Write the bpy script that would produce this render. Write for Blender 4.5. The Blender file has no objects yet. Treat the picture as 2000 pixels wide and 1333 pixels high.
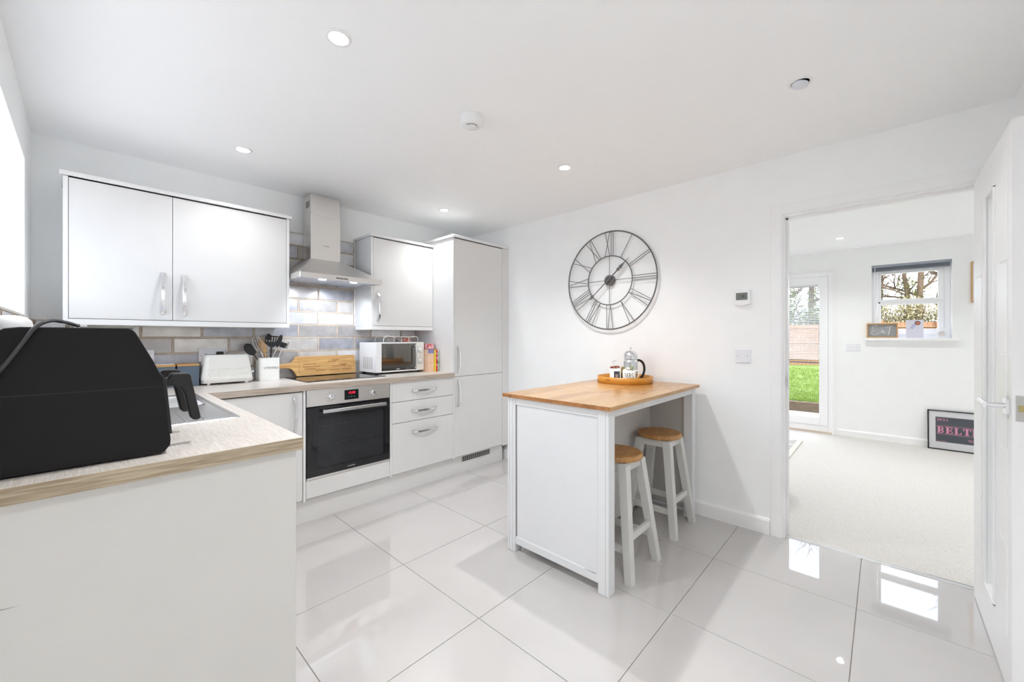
import bpy, bmesh, math, random
from mathutils import Vector, Matrix
random.seed(7)
PI = math.pi
SC = bpy.context.scene
COL = SC.collection

# ------------------------------------------------------------------ camera
cd = bpy.data.cameras.new('camera'); cam = bpy.data.objects.new('camera', cd); COL.objects.link(cam)
cd.sensor_width = 36.0; cd.lens = 778.77 / 2000 * 36; cd.shift_y = -8.1 / 2000; cd.clip_start = 0.02; cd.clip_end = 200
cam.location = (0, 0, 1.225); cam.rotation_euler = (PI / 2, 0, -0.8203)
SC.camera = cam
# ------------------------------------------------------------------ view, world, sun
SC.view_settings.view_transform = 'Standard'; SC.view_settings.look = 'None'
SC.view_settings.exposure = 1.39; SC.view_settings.gamma = 1.0; SC.view_settings.use_curve_mapping = False
SC.cycles.use_denoising = True
SC.cycles.max_bounces = 14; SC.cycles.diffuse_bounces = 12; SC.cycles.glossy_bounces = 5
SC.cycles.transmission_bounces = 8; SC.cycles.transparent_max_bounces = 10
SC.cycles.caustics_reflective = False; SC.cycles.caustics_refractive = False
SC.cycles.sample_clamp_indirect = 6.0
W = bpy.data.worlds.new('sky'); SC.world = W; W.use_nodes = True
wn, wl = W.node_tree.nodes, W.node_tree.links
bg = wn['Background']; bg.inputs[1].default_value = 5.4
tc = wn.new('ShaderNodeTexCoord'); nz = wn.new('ShaderNodeTexNoise'); nz.inputs['Scale'].default_value = 3.0; nz.inputs['Detail'].default_value = 5
cr = wn.new('ShaderNodeValToRGB'); cr.color_ramp.elements[0].position = .46; cr.color_ramp.elements[0].color = (.30, .35, .43, 1)
cr.color_ramp.elements[1].position = .62; cr.color_ramp.elements[1].color = (.74, .75, .77, 1)
wl.new(tc.outputs['Generated'], nz.inputs['Vector']); wl.new(nz.outputs['Fac'], cr.inputs['Fac']); wl.new(cr.outputs['Color'], bg.inputs[0])

def sun_light():
    d = bpy.data.lights.new('sun', 'SUN'); d.energy = 1.6; d.angle = .01; d.color = (1, .95, .86)
    o = bpy.data.objects.new('sun', d); COL.objects.link(o)
    o.rotation_euler = Vector((.16, .80, -.58)).to_track_quat('-Z', 'Y').to_euler()
sun_light()
def portal(loc, rot, sx, sy):
    d = bpy.data.lights.new('window_portal', 'AREA'); d.shape = 'RECTANGLE'; d.size = sx; d.size_y = sy
    d.cycles.is_portal = True
    o = bpy.data.objects.new('window_portal', d); COL.objects.link(o); o.location = loc; o.rotation_euler = rot
portal((-.51, 2.12, 1.70), (0, -PI / 2, 0), .76, 1.76)       # kitchen window, facing +X
portal((6.62, 0.72, 1.05), (0, PI / 2, 0), 1.9, 1.7)       # garden door, facing -X
portal((6.62, -.21, 1.64), (0, PI / 2, 0), .8, .6)         # living room window
KL, LL = 21.5, 18                                            # watts of the kitchen and living room downlights
LAMP_COL = (.98, .99, 1.0)

# ------------------------------------------------------------------ materials
MATS = {}
def mat(name, col, rough=.5, metal=0.0, var=0.0, vscale=8.0, bump=0.0, bscale=200.0, stretch=None, spec=.5,
        emit=None, estr=0.0, trans=0.0, coat=0.0, ior=1.45, rand=0.0, col2=None, alpha=1.0):
    if name in MATS: return MATS[name]
    m = bpy.data.materials.new(name); m.use_nodes = True; n, l = m.node_tree.nodes, m.node_tree.links
    b = n['Principled BSDF']; b.inputs['Base Color'].default_value = (*col, 1); b.inputs['Roughness'].default_value = rough
    b.inputs['Metallic'].default_value = metal; b.inputs['Specular IOR Level'].default_value = spec
    b.inputs['IOR'].default_value = ior; b.inputs['Transmission Weight'].default_value = trans
    b.inputs['Coat Weight'].default_value = coat; b.inputs['Coat Roughness'].default_value = .06
    b.inputs['Alpha'].default_value = alpha
    if emit: b.inputs['Emission Color'].default_value = (*emit, 1); b.inputs['Emission Strength'].default_value = estr
    t = n.new('ShaderNodeTexCoord'); mp = n.new('ShaderNodeMapping')
    if stretch: mp.inputs['Scale'].default_value = stretch
    l.new(t.outputs['Object'], mp.inputs['Vector'])
    nz = n.new('ShaderNodeTexNoise'); nz.inputs['Scale'].default_value = vscale; nz.inputs['Detail'].default_value = 5
    l.new(mp.outputs['Vector'], nz.inputs['Vector'])
    c2 = col2 or tuple(max(0, c * (1 - max(var, .015))) for c in col)
    mx = n.new('ShaderNodeMix'); mx.data_type = 'RGBA'
    mx.inputs[6].default_value = (*col, 1); mx.inputs[7].default_value = (*c2, 1)
    rp = n.new('ShaderNodeMapRange'); rp.inputs[1].default_value = .35; rp.inputs[2].default_value = .65
    l.new(nz.outputs['Fac'], rp.inputs[0]); l.new(rp.outputs[0], mx.inputs[0])
    out = mx.outputs[2]
    if rand:
        oi = n.new('ShaderNodeObjectInfo'); hs = n.new('ShaderNodeHueSaturation')
        r2 = n.new('ShaderNodeMapRange'); r2.inputs[3].default_value = 1 - rand; r2.inputs[4].default_value = 1 + rand
        l.new(oi.outputs['Random'], r2.inputs[0]); l.new(r2.outputs[0], hs.inputs['Value']); l.new(out, hs.inputs['Color']); out = hs.outputs[0]
    l.new(out, b.inputs['Base Color'])
    if bump:
        n2 = n.new('ShaderNodeTexNoise'); n2.inputs['Scale'].default_value = bscale; n2.inputs['Detail'].default_value = 4
        l.new(mp.outputs['Vector'], n2.inputs['Vector'])
        bp = n.new('ShaderNodeBump'); bp.inputs['Strength'].default_value = bump; bp.inputs['Distance'].default_value = .002
        l.new(n2.outputs['Fac'], bp.inputs['Height']); l.new(bp.outputs['Normal'], b.inputs['Normal'])
    MATS[name] = m; return m
def s(r, g, b):   # sRGB 0-255 to linear
    f = lambda c: (c / 255 / 12.92) if c / 255 <= .04045 else ((c / 255 + .055) / 1.055) ** 2.4
    return (f(r), f(g), f(b))
M_WALL = mat('wall_paint', s(247, 248, 248), .85, bump=.05, bscale=300)
M_CEIL = mat('ceiling_paint', s(250, 251, 252), .9)
M_TRIM = mat('white_gloss_trim', s(246, 246, 246), .3)
M_CAB = mat('matt_light_grey_door', s(228, 227, 225), .42)
M_CABW = mat('white_carcass', s(236, 236, 235), .4)
M_GAP = mat('shadow_gap_grey', s(120, 116, 112), .7)
M_CHROME = mat('polished_chrome', (.82, .82, .84), .12, 1)
M_STEEL = mat('brushed_steel', (.84, .82, .795), .36, 1, var=.06, vscale=30, bump=.06, bscale=60, stretch=(1, 1, 60))
M_SINK = mat('sink_steel', (.74, .75, .77), .26, 1, bump=.04, bscale=90)
M_BLACKG = mat('black_glass', (.012, .012, .014), .05, spec=.6)
M_FRYER = mat('black_fryer_plastic', (.0085, .008, .0085), .55, bump=.15, bscale=900, spec=.28)
M_FRYERD = mat('black_handle_plastic', (.013, .012, .012), .38)
M_OAK_TOP = mat('washed_oak_top_sheen', s(224, 218, 211), .28, col2=s(198, 189, 179), vscale=9, stretch=(44, 2, 4), bump=.15, bscale=40)  # top whitened to carry its surface reflection; edge bands keep more oak colour
M_OAK_TOPX = mat('washed_oak_top_sheen_long', s(222, 217, 211), .28, col2=s(200, 192, 184), vscale=9, stretch=(2, 44, 4), bump=.15, bscale=40)
M_OAK_EDGE = mat('washed_oak_edge', s(190, 175, 151), .45, col2=s(150, 133, 110), vscale=8, stretch=(1.2, 1, 26), bump=.25, bscale=30)
M_OAK_EDGE2 = mat('washed_oak_edge_far', s(196, 182, 168), .45, col2=s(172, 157, 142), vscale=7, stretch=(1.0, 1, 14), bump=.2, bscale=30)
M_FLOOR = mat('polished_porcelain', s(198, 195, 193), .02, var=.05, vscale=3, ior=1.75)
M_FLOORED = mat('tile_grout_grey', s(176, 168, 160), .8)
M_GROUT = mat('grout_cream', s(220, 210, 198), .8)
M_RIM = mat('tile_rim_brown', s(138, 114, 98), .4, col2=s(205, 185, 160), vscale=25)
TILES = [mat('glaze_' + k, s(*c), .30, .45, col2=s(*d), vscale=14, bump=.08, bscale=60) for k, c, d in (
    ('steel', (190, 192, 199), (168, 170, 178)), ('silver', (226, 227, 231), (206, 208, 213)), ('white', (242, 242, 242), (230, 230, 232)),
    ('stone', (224, 221, 217), (204, 201, 197)), ('taupe', (194, 191, 190), (172, 169, 168)))]
M_BUTCH = mat('oak_butcher_block', s(206, 162, 108), .22, col2=s(184, 136, 84), vscale=5, stretch=(1.2, 18, 18), bump=.06, bscale=30, rand=.16)
BUTCH = [mat('oak_stave_' + k, s(*c), .2, col2=s(*d), vscale=5, stretch=(1.2, 18, 18), bump=.06, bscale=30, rand=.06) for k, c, d in (
    ('honey', (196, 152, 97), (178, 132, 78)), ('pale', (203, 162, 108), (188, 144, 90)), ('brown', (187, 141, 86), (168, 121, 68)))]
M_ENDG = mat('oak_end_grain', s(182, 128, 80), .35, col2=s(156, 102, 60), vscale=40, rand=.15)
M_BAMBOO = mat('bamboo', s(214, 172, 112), .4, col2=s(188, 142, 84), vscale=6, stretch=(1, 10, 12), bump=.1, bscale=30)
M_BURNT = mat('burnt_engraving', s(150, 100, 50), .6)
M_SEAT = mat('stool_seat_oak', s(192, 146, 92), .45, col2=s(166, 118, 68), vscale=5, stretch=(2, 14, 4), bump=.2, bscale=30)
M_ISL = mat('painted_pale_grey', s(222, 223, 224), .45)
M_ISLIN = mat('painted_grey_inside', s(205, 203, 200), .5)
M_STOOL = mat('stool_grey_paint', s(212, 212, 208), .5)
M_TRAY = mat('honey_bamboo_tray', s(214, 150, 58), .35, col2=s(196, 130, 42), vscale=6, stretch=(1, 1, 8))
M_CREAM = mat('cream_enamel', s(240, 240, 235), .25)
M_WHITEP = mat('white_plastic', s(240, 240, 240), .35)
M_SWITCH = mat('white_switch_plate', s(236, 236, 240), .3)
M_BLACKP = mat('black_nylon', (.015, .015, .016), .4)
M_WOODU = mat('beech_wood', s(202, 158, 106), .5, var=.1)
M_CLOCK = mat('grey_clock_metal', s(112, 110, 108), .5, .3)
M_LCD = mat('lcd_green_grey', s(108, 112, 102), .3)
M_INK = mat('black_ink', (.02, .02, .02), .6)
M_INKG = mat('grey_ink', s(130, 130, 128), .6)
M_RED = mat('red_led', (.5, 0, .02), .5, emit=(1, .02, .06), estr=.8)
M_LENS = mat('lamp_lens', (1, 1, 1), .3, emit=LAMP_COL, estr=7)
M_LENSOFF = mat('lamp_lens_off', s(225, 227, 235), .1)
def thin_glass(name, tint=(1, 1, 1), refl=1.0):
    m = bpy.data.materials.new(name); m.use_nodes = True; n, l = m.node_tree.nodes, m.node_tree.links
    n.remove(n['Principled BSDF']); tr = n.new('ShaderNodeBsdfTransparent'); tr.inputs[0].default_value = (*tint, 1)
    gl = n.new('ShaderNodeBsdfGlossy'); gl.inputs['Roughness'].default_value = .02
    lw = n.new('ShaderNodeLayerWeight'); pw = n.new('ShaderNodeMath'); pw.operation = 'POWER'; pw.inputs[1].default_value = 4.5; l.new(lw.outputs['Facing'], pw.inputs[0])
    fr = n.new('ShaderNodeMath'); fr.operation = 'MULTIPLY_ADD'; fr.inputs[1].default_value = .9; fr.inputs[2].default_value = .035; l.new(pw.outputs[0], fr.inputs[0]); mx = n.new('ShaderNodeMixShader'); mu = n.new('ShaderNodeMath'); mu.operation = 'MULTIPLY'; mu.inputs[1].default_value = refl
    l.new(fr.outputs[0], mu.inputs[0]); l.new(mu.outputs[0], mx.inputs[0]); l.new(tr.outputs[0], mx.inputs[1]); l.new(gl.outputs[0], mx.inputs[2]); l.new(mx.outputs[0], n['Material Output'].inputs[0])
    return m
M_GLASS = thin_glass('clear_glass', (.985, .985, .985)); M_GLASSV = thin_glass('vessel_glass', (.90, .92, .93), 1.6)
M_FROST = mat('frosted_glass', s(228, 231, 231), .25, spec=.5)
M_CARPET = mat('pale_grey_carpet', s(218, 215, 210), .95, col2=s(202, 198, 193), vscale=160, bump=.6, bscale=420)
M_UPVC = mat('white_upvc', s(250, 250, 252), .3)
M_SLAT = mat('white_slat', s(215, 216, 220), .45)
M_GSLAT = mat('grey_slat', s(125, 130, 140), .4)
M_BLUEG = mat('slate_blue', s(92, 108, 124), .5)
M_LIDW = mat('lid_wood', s(205, 160, 100), .45, var=.1)
M_GRASS = mat('lawn_green', (.09, .155, .012), .8, col2=(.14, .20, .025), vscale=6)
M_SOIL = mat('lawn_soil', (.07, .12, .01), .95, col2=(.10, .15, .02), vscale=4)
M_SLEEP = mat('timber_sleeper', s(92, 76, 58), .9, var=.5, vscale=12, stretch=(1, 1, 8), bump=.6, bscale=20)
M_PAVE = mat('pale_paving', s(150, 142, 133), .9, var=.15, vscale=10)
M_FENCE = mat('fence_wood', s(142, 102, 72), .85, var=.3, vscale=5, stretch=(6, 6, 1))
M_BARK = mat('bark', s(100, 80, 62), .95, var=.4, vscale=8, bump=.8, bscale=20)
M_LEAF1 = mat('ivy_green', s(86, 104, 38), .7, col2=s(140, 136, 60), vscale=4)
M_LEAF2 = mat('bush_olive', s(120, 114, 78), .8, col2=s(166, 152, 112), vscale=3)
M_LEAF3 = mat('hedge_green', s(74, 92, 46), .8, col2=s(120, 128, 70), vscale=3)
M_BFRAME = mat('black_frame', (.012, .012, .013), .3)
M_MOUNT = mat('white_mount', s(230, 229, 233), .5)
M_POST = mat('poster_navy', s(52, 58, 70), .25)
M_PINK = mat('poster_pink', s(238, 150, 185), .5)
M_OAKF = mat('pale_oak_frame', s(214, 170, 118), .4, var=.15, vscale=8, stretch=(2, 2, 8))
M_PRINT = mat('print_pale', s(232, 234, 238), .5)
M_BASEG = mat('grey_fabric', s(150, 148, 148), .95, var=.2, vscale=60, bump=.5, bscale=200)

# ------------------------------------------------------------------ mesh helpers
class MB:
    def __init__(self): self.v = []; self.f = []; self.m = []; self.sm = []
    def add(self, vs, fs, mi=0, smooth=False):
        o = len(self.v); self.v += [tuple(v) for v in vs]
        for f in fs: self.f.append([i + o for i in f]); self.m.append(mi); self.sm.append(smooth)
        return self
    def box(self, x0, x1, y0, y1, z0, z1, mi=0):
        return self.add([(x0, y0, z0), (x1, y0, z0), (x1, y1, z0), (x0, y1, z0), (x0, y0, z1), (x1, y0, z1), (x1, y1, z1), (x0, y1, z1)],
                        [(0, 3, 2, 1), (4, 5, 6, 7), (0, 1, 5, 4), (1, 2, 6, 5), (2, 3, 7, 6), (3, 0, 4, 7)], mi)
    def prism(self, pts, axis, a, b, mi=0, smooth=False):
        n = len(pts); vs = []
        for t in (a, b):
            for (p, q) in pts:
                vs.append({'x': (t, p, q), 'y': (p, t, q), 'z': (p, q, t)}[axis])
        fs = [list(range(n))[::-1], list(range(n, 2 * n))] + [(i, (i + 1) % n, n + (i + 1) % n, n + i) for i in range(n)]
        o = len(self.f); self.add(vs, fs, mi)
        if smooth:
            for k in range(o + 2, len(self.f)): self.sm[k] = True
        return self
    def loft(self, rings, mi=0, smooth=True, caps=True):
        n = len(rings[0]); vs = [p for r in rings for p in r]; fs = []
        for k in range(len(rings) - 1):
            for i in range(n): fs.append((k * n + i, k * n + (i + 1) % n, (k + 1) * n + (i + 1) % n, (k + 1) * n + i))
        self.add(vs, fs, mi, smooth)
        if caps:
            self.add(rings[0], [list(range(n))[::-1]], mi); self.add(rings[-1], [list(range(n))], mi)
        return self
    def tube(self, pts, r, seg=8, mi=0, caps=True):
        pts = [Vector(p) for p in pts]; rs = r if isinstance(r, (list, tuple)) else [r] * len(pts); rings = []
        t0 = (pts[1] - pts[0]).normalized(); up = Vector((0, 0, 1)) if abs(t0.z) < .9 else Vector((1, 0, 0))
        nrm = t0.cross(up).normalized()
        for i, p in enumerate(pts):
            t = (pts[min(i + 1, len(pts) - 1)] - pts[max(i - 1, 0)]).normalized()
            nrm = (nrm - t * nrm.dot(t)).normalized(); bi = t.cross(nrm)
            rings.append([p + nrm * math.cos(2 * PI * k / seg) * rs[i] + bi * math.sin(2 * PI * k / seg) * rs[i] for k in range(seg)])
        return self.loft(rings, mi, True, caps)
    def lathe(self, prof, c=(0, 0, 0), seg=32, mi=0, smooth=True):
        rings = [[(c[0] + r * math.cos(2 * PI * k / seg), c[1] + r * math.sin(2 * PI * k / seg), c[2] + z) for k in range(seg)] for r, z in prof]
        return self.loft(rings, mi, smooth, True)
    def ball(self, c, r, mi=0, seg=12, sz=1.0):
        return self.lathe([(max(1e-4, r * math.sin(PI * k / 8)), -r * sz * math.cos(PI * k / 8)) for k in range(9)], c, seg, mi)
    def xf(self, M):
        self.v = [tuple(M @ Vector(v)) for v in self.v]; return self
    def build(self, name, m, parent=None, bevel=0.0, seg=2):
        me = bpy.data.meshes.new(name); off = OFF.get(parent.name, Vector((0, 0, 0))) if parent else Vector((0, 0, 0))
        me.from_pydata([tuple(Vector(v) - off) for v in self.v], [], self.f)
        for x in (m if isinstance(m, (list, tuple)) else [m]): me.materials.append(x)
        for p, a, b in zip(me.polygons, self.m, self.sm): p.material_index = a; p.use_smooth = b
        bm = bmesh.new(); bm.from_mesh(me); bmesh.ops.recalc_face_normals(bm, faces=bm.faces); bm.to_mesh(me); bm.free()
        o = bpy.data.objects.new(name, me); COL.objects.link(o)
        if parent: o.parent = parent; OFF[o.name] = off
        if bevel:
            b = o.modifiers.new('edge', 'BEVEL'); b.width = bevel; b.segments = seg; b.limit_method = 'ANGLE'; b.angle_limit = math.radians(40)
        return o
OFF = {}
def smooth(pts, n=4):
    P_ = [Vector(p) for p in pts]; P_ = [P_[0] * 2 - P_[1]] + P_ + [P_[-1] * 2 - P_[-2]]; out = []
    for i in range(1, len(P_) - 2):
        for k in range(n):
            t = k / n; a, b, c, d = P_[i - 1:i + 3]
            out.append(.5 * ((2 * b) + (c - a) * t + (2 * a - 5 * b + 4 * c - d) * t * t + (3 * b - a - 3 * c + d) * t ** 3))
    return out + [P_[-2]]
def tag(o, label, cat, group=None, kind=None):
    o['label'] = label; o['category'] = cat
    if group: o['group'] = group
    if kind: o['kind'] = kind
    return o
def thing(name, label, cat, loc=(0, 0, 0), group=None):
    o = bpy.data.objects.new(name, None); COL.objects.link(o); o.location = loc; o.empty_display_size = .05
    OFF[o.name] = Vector(loc); return tag(o, label, cat, group)
def structure(o): o['kind'] = 'structure'; return o
def box(*a): return MB().box(*a)
def copy_tree(o, parent=None):
    c = o.copy(); COL.objects.link(c)
    if parent: c.parent = parent
    for ch in list(o.children): copy_tree(ch, c)
    return c
def text(body, size, loc, rot, m, parent, name='lettering', ext=.0004, align='CENTER', sx=1.0):
    cu = bpy.data.curves.new(name, 'FONT'); cu.body = body; cu.size = size; cu.extrude = ext; cu.align_x = align; cu.align_y = 'CENTER'
    cu.materials.append(m); tmp = bpy.data.objects.new(name, cu); COL.objects.link(tmp)
    me = bpy.data.meshes.new_from_object(tmp.evaluated_get(bpy.context.evaluated_depsgraph_get())); bpy.data.objects.remove(tmp)
    o = bpy.data.objects.new(name, me); COL.objects.link(o)
    if not me.materials: me.materials.append(m)
    if parent: o.parent = parent; off = OFF[parent.name]
    else: off = Vector((0, 0, 0))
    o.location = Vector(loc) - off; o.rotation_euler = rot; o.scale = (sx, 1, 1); return o
RF = (PI / 2, 0, 0)                # text facing -Y
RW = (PI / 2, 0, -PI / 2)          # text facing -X

# ================================================================== SHELL
H = 2.32; XL, XR, YB, YF = -.195, 2.90, 3.34, -.44; HX = 6.39; HL = 2.30; LY0, LY1 = -2.4, 3.6
# floors
fl = structure(box(XL - .3, 2.945, YF - .2, YB + .2, -.25, -.0045).build('floor', M_FLOORED))
GX = [1.1702 + .6 * k for k in range(-4, 5)]; GY = [2.4865 + .599 * k for k in range(-6, 4)]
for a, b in zip(GX, GX[1:]):
    for c, d in zip(GY, GY[1:]):
        x0, x1, y0, y1 = max(a, XL), min(b, 2.935), max(c, YF), min(d, YB)
        if x1 - x0 < .01 or y1 - y0 < .01: continue
        g = .0014; dz = random.uniform(-.0003, .0003)
        box(x0 + g, x1 - g, y0 + g, y1 - g, -.0045, 0 + dz).build('tile', M_FLOOR, fl, .0008, 1)
cp = structure(box(2.955, HX, LY0, LY1, -.25, .004).build('floor', M_CARPET))
st = structure(MB().prism([(2.930, .0), (2.958, .0), (2.955, .006), (2.944, .008), (2.933, .005)], 'y', -.335, .44).build('trim_3', M_CHROME))
# kitchen ceiling
structure(box(XL - .3, XR + .12, YF - .2, YB + .2, H, H + .3).build('ceiling', M_CEIL))
structure(box(XR + .121, HX + .3, LY0 - .2, LY1 + .2, HL, HL + .32).build('ceiling', M_CEIL))
# walls
wb = structure(box(XL - .3, XR + .12, YB, YB + .2, 0, H).build('wall_back', M_WALL))
WY0, WY1, WZ0, WZ1 = 1.25, 3.00, 1.326, 2.08
m = MB()
m.box(XL - .3, XL, YF, WY0, 0, H); m.box(XL - .3, XL, WY1, YB, 0, H); m.box(XL - .3, XL, WY0, WY1, 0, WZ0); m.box(XL - .3, XL, WY0, WY1, WZ1, H)
wlft = structure(m.build('wall_left', M_WALL))
DY0, DY1, DZ = -.335, .44, 1.955
m = MB(); m.box(XR, XR + .12, DY1 + .03, YB, 0, H); m.box(XR, XR + .12, LY0, DY0 - .03, 0, H); m.box(XR, XR + .12, DY0 - .03, DY1 + .03, DZ + .03, H)
wr = structure(m.build('wall_right', M_WALL))
structure(box(XL - .3, XR, YF - .2, YF, 0, H).build('wall_front', M_WALL))
# living room walls
GD0, GD1, GDZ = .463, 1.42, 2.045             # garden door opening
LW0, LW1, LZ0, LZ1 = -.539, .107, 1.20, 2.072  # window opening
m = MB(); m.box(HX, HX + .3, LY0, LW0, 0, HL); m.box(HX, HX + .3, LW1, GD0, 0, HL); m.box(HX, HX + .3, GD1, LY1, 0, HL)
m.box(HX, HX + .3, LW0, LW1, 0, LZ0); m.box(HX, HX + .3, LW0, LW1, LZ1, HL); m.box(HX, HX + .3, GD0, GD1, GDZ, HL)
structure(m.build('wall_far', M_WALL))
structure(box(XR + .12, HX + .3, LY0 - .2, LY0, 0, HL).build('wall_far_right', M_WALL))
structure(box(XR + .12, HX + .3, LY1, LY1 + .2, 0, HL).build('wall_far_left', M_WALL))
structure(box(XL - .45, XL - .3, YF - .2, YB + .2, 2.45, 2.6).build('added_shade_eave', M_TRIM))  # unseen eave, put in to keep sun off the kitchen window
# skirting
def skirt(name, pts, axis, a, b):
    return structure(MB().prism(pts, axis, a, b).build(name, M_TRIM))
sk = lambda x, sgn, h=.098, t=.018: [(x, 0), (x + sgn * t, 0), (x + sgn * t, h - .015), (x + sgn * (t - .006), h - .006), (x + sgn * .006, h), (x, h)]
skirt('baseboard_right', sk(XR, -1), 'y', .516, YB - .02)
skirt('baseboard_right', sk(XR, -1), 'y', YF, -.412)
skirt('baseboard_front', [(YF, 0), (YF + .018, 0), (YF + .018, .083), (YF + .006, .098), (YF, .098)], 'x', XL, XR)
skirt('baseboard_left', sk(XL, 1), 'y', YF, 1.33)
skirt('baseboard_far', sk(HX, -1, .085), 'y', LY0, GD0 - .042)
skirt('baseboard_far', sk(HX, -1, .085), 'y', GD1 + .043, LY1)
# door lining + architrave
m = MB()
m.box(XR - .001, XR + .121, DY1, DY1 + .03, 0, DZ + .03); m.box(XR - .001, XR + .121, DY0 - .03, DY0, 0, DZ + .03); m.box(XR - .001, XR + .121, DY0, DY1, DZ, DZ + .03)
m.box(XR + .045, XR + .075, DY1 - .012, DY1, 0, DZ); m.box(XR + .045, XR + .075, DY0, DY0 + .012, 0, DZ); m.box(XR + .045, XR + .075, DY0, DY1, DZ - .012, DZ)
lin = structure(m.build('trim_1', M_TRIM, None, .001, 1))
def arch(x, sg, y0, y1, z, w=.062):
    m = MB()
    for (a, b, t) in ((.008, w, .012), (.014, w - .008, .018)):
        xs = sorted((x, x + sg * t))
        m.box(*xs, y1 + a, y1 + b, 0, z + b); m.box(*xs, y0 - b, y0 - a, 0, z + b); m.box(*xs, y0 - a, y1 + a, z + a, z + b)
    return m
structure(arch(XR, -1, DY0, DY1, DZ, .075).build('trim_2', M_TRIM, None, .0015, 1))
structure(arch(XR + .12, 1, DY0, DY1, DZ, .075).build('trim_2', M_TRIM, None, .0015, 1))
kp = box(XR + .02, XR + .045, DY1 - .002, DY1 - .0002, .92, .98).build('strike_plate', M_CHROME, lin)

# ---- kitchen window (left wall)
win = structure(MB().box(XL - .30, XL - .23, WY0, WY0 + .06, WZ0, WZ1).box(XL - .30, XL - .23, WY1 - .06, WY1, WZ0, WZ1).box(XL - .30, XL - .23, WY0, WY1, WZ0, WZ0 + .06)
      .box(XL - .30, XL - .23, WY0, WY1, WZ1 - .06, WZ1).box(XL - .30, XL - .23, 2.10, 2.16, WZ0, WZ1).build('window_1', M_UPVC, None, .003, 1))
box(XL - .27, XL - .262, WY0 + .06, 2.10, WZ0 + .06, WZ1 - .06).build('pane', M_GLASS, win)
box(XL - .27, XL - .262, 2.16, WY1 - .06, WZ0 + .06, WZ1 - .06).build('pane', M_GLASS, win)
box(XL - .23, XL + .002, WY0, WY1, WZ0, WZ0 + .004).build('window_sill', M_TRIM, win)

# ================================================================== WALL TILES
def tile_piece(x0, x1, z0, z1, parent, on='back', mi=None):
    g = .0012; r = .0062; t = .009
    x0 += g; x1 -= g; z0 += g; z1 -= g
    if x1 - x0 < .012 or z1 - z0 < .012: return
    o = [(x0, z0), (x1, z0), (x1, z1), (x0, z1)]; i = [(x0 + r * .5, z0 + r * .5), (x1 - r * .5, z0 + r * .5), (x1 - r * .5, z1 - r * .5), (x0 + r * .5, z1 - r * .5)]
    j = [(x0 + r, z0 + r), (x1 - r, z0 + r), (x1 - r, z1 - r), (x0 + r, z1 - r)]
    P = (lambda a, d, z: (a, YB - d, z)) if on == 'back' else (lambda a, d, z: (XL + d, a, z))
    vs = [P(a, 0, z) for a, z in o] + [P(a, t * .8, z) for a, z in o] + [P(a, t, z) for a, z in i] + [P(a, t * .75, z) for a, z in j]
    m = MB(); q = lambda A, B: [(A + k, A + (k + 1) % 4, B + (k + 1) % 4, B + k) for k in range(4)]
    m.add(vs, q(0, 4) + q(4, 8), 2); m.add(vs, q(8, 12), 1); m.add([vs[12 + k] for k in range(4)], [(0, 1, 2, 3)], 0)
    m.build('tile', [mi or random.choice(TILES), M_RIM, M_GROUT], parent)
P = .102; ZT = 2.035
def tile_rows(xa, xb, za, zb, parent, on='back', shift=0):
    for k in range(11):
        z1 = ZT - k * P; z0 = z1 - P
        if z1 > zb + .01 or z0 < za - .05: continue
        off = (1.286 if k % 2 == 0 else 1.136) + shift
        n0 = math.floor((xa - off) / .3)
        for n in range(n0, n0 + 14):
            a, b = max(xa, off + n * .3), min(xb, off + (n + 1) * .3)
            if b - a > .012: tile_piece(a, b, max(z0, za), min(z1, zb), parent, on)
box(.98, 1.60, YB - .003, YB, 1.321, 2.035).build('grout', M_GROUT, wb)
box(XL, 2.197, YB - .003, YB, .913, 1.321).build('grout', M_GROUT, wb)
tile_rows(.985, 1.583, 1.321, 2.035, wb); tile_rows(XL + .01, 2.197, .913, 1.321, wb)
box(1.583, 1.589, YB - .012, YB, 1.321, 2.035).build('tile_edge_strip', M_TRIM, wb)
box(XL, XL + .003, 1.345, YB, .913, 1.321).build('grout', M_GROUT, wlft)
tile_rows(1.345, YB - .012, .913, 1.321, wlft, 'left', .1)

# ================================================================== CABINETS
def bow_handle(parent, c, length, vert=True, out=.030, y=None):
    n = 12; w = .0078; m = MB(); rings = []
    for k in range(n + 1):
        u = -1 + 2 * k / n; a = u * length / 2; d = out * (1 - u ** 4) if abs(u) < 1 else 0
        d = out * (1 - abs(u) ** 3)
        th = .0035
        if vert: rings.append([(c[0] - w, c[1] - d - .006, c[2] + a), (c[0] + w, c[1] - d - .006, c[2] + a), (c[0] + w, c[1] - d, c[2] + a), (c[0] - w, c[1] - d, c[2] + a)])
        else: rings.append([(c[0] + a, c[1] - d - .006, c[2] - w), (c[0] + a, c[1] - d - .006, c[2] + w), (c[0] + a, c[1] - d, c[2] + w), (c[0] + a, c[1] - d, c[2] - w)])
    m.loft(rings, smooth=False)
    for u in (-1, 1):
        e = u * (length / 2 - .006)
        if vert: m.box(c[0] - w, c[0] + w, c[1] - .008, c[1], c[2] + e - .008, c[2] + e + .008)
        else: m.box(c[0] + e - .008, c[0] + e + .008, c[1] - .008, c[1], c[2] - w, c[2] + w)
    return m.build('handle', M_CHROME, parent, .0008, 1)
YW = 3.05; BT = .019
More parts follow.
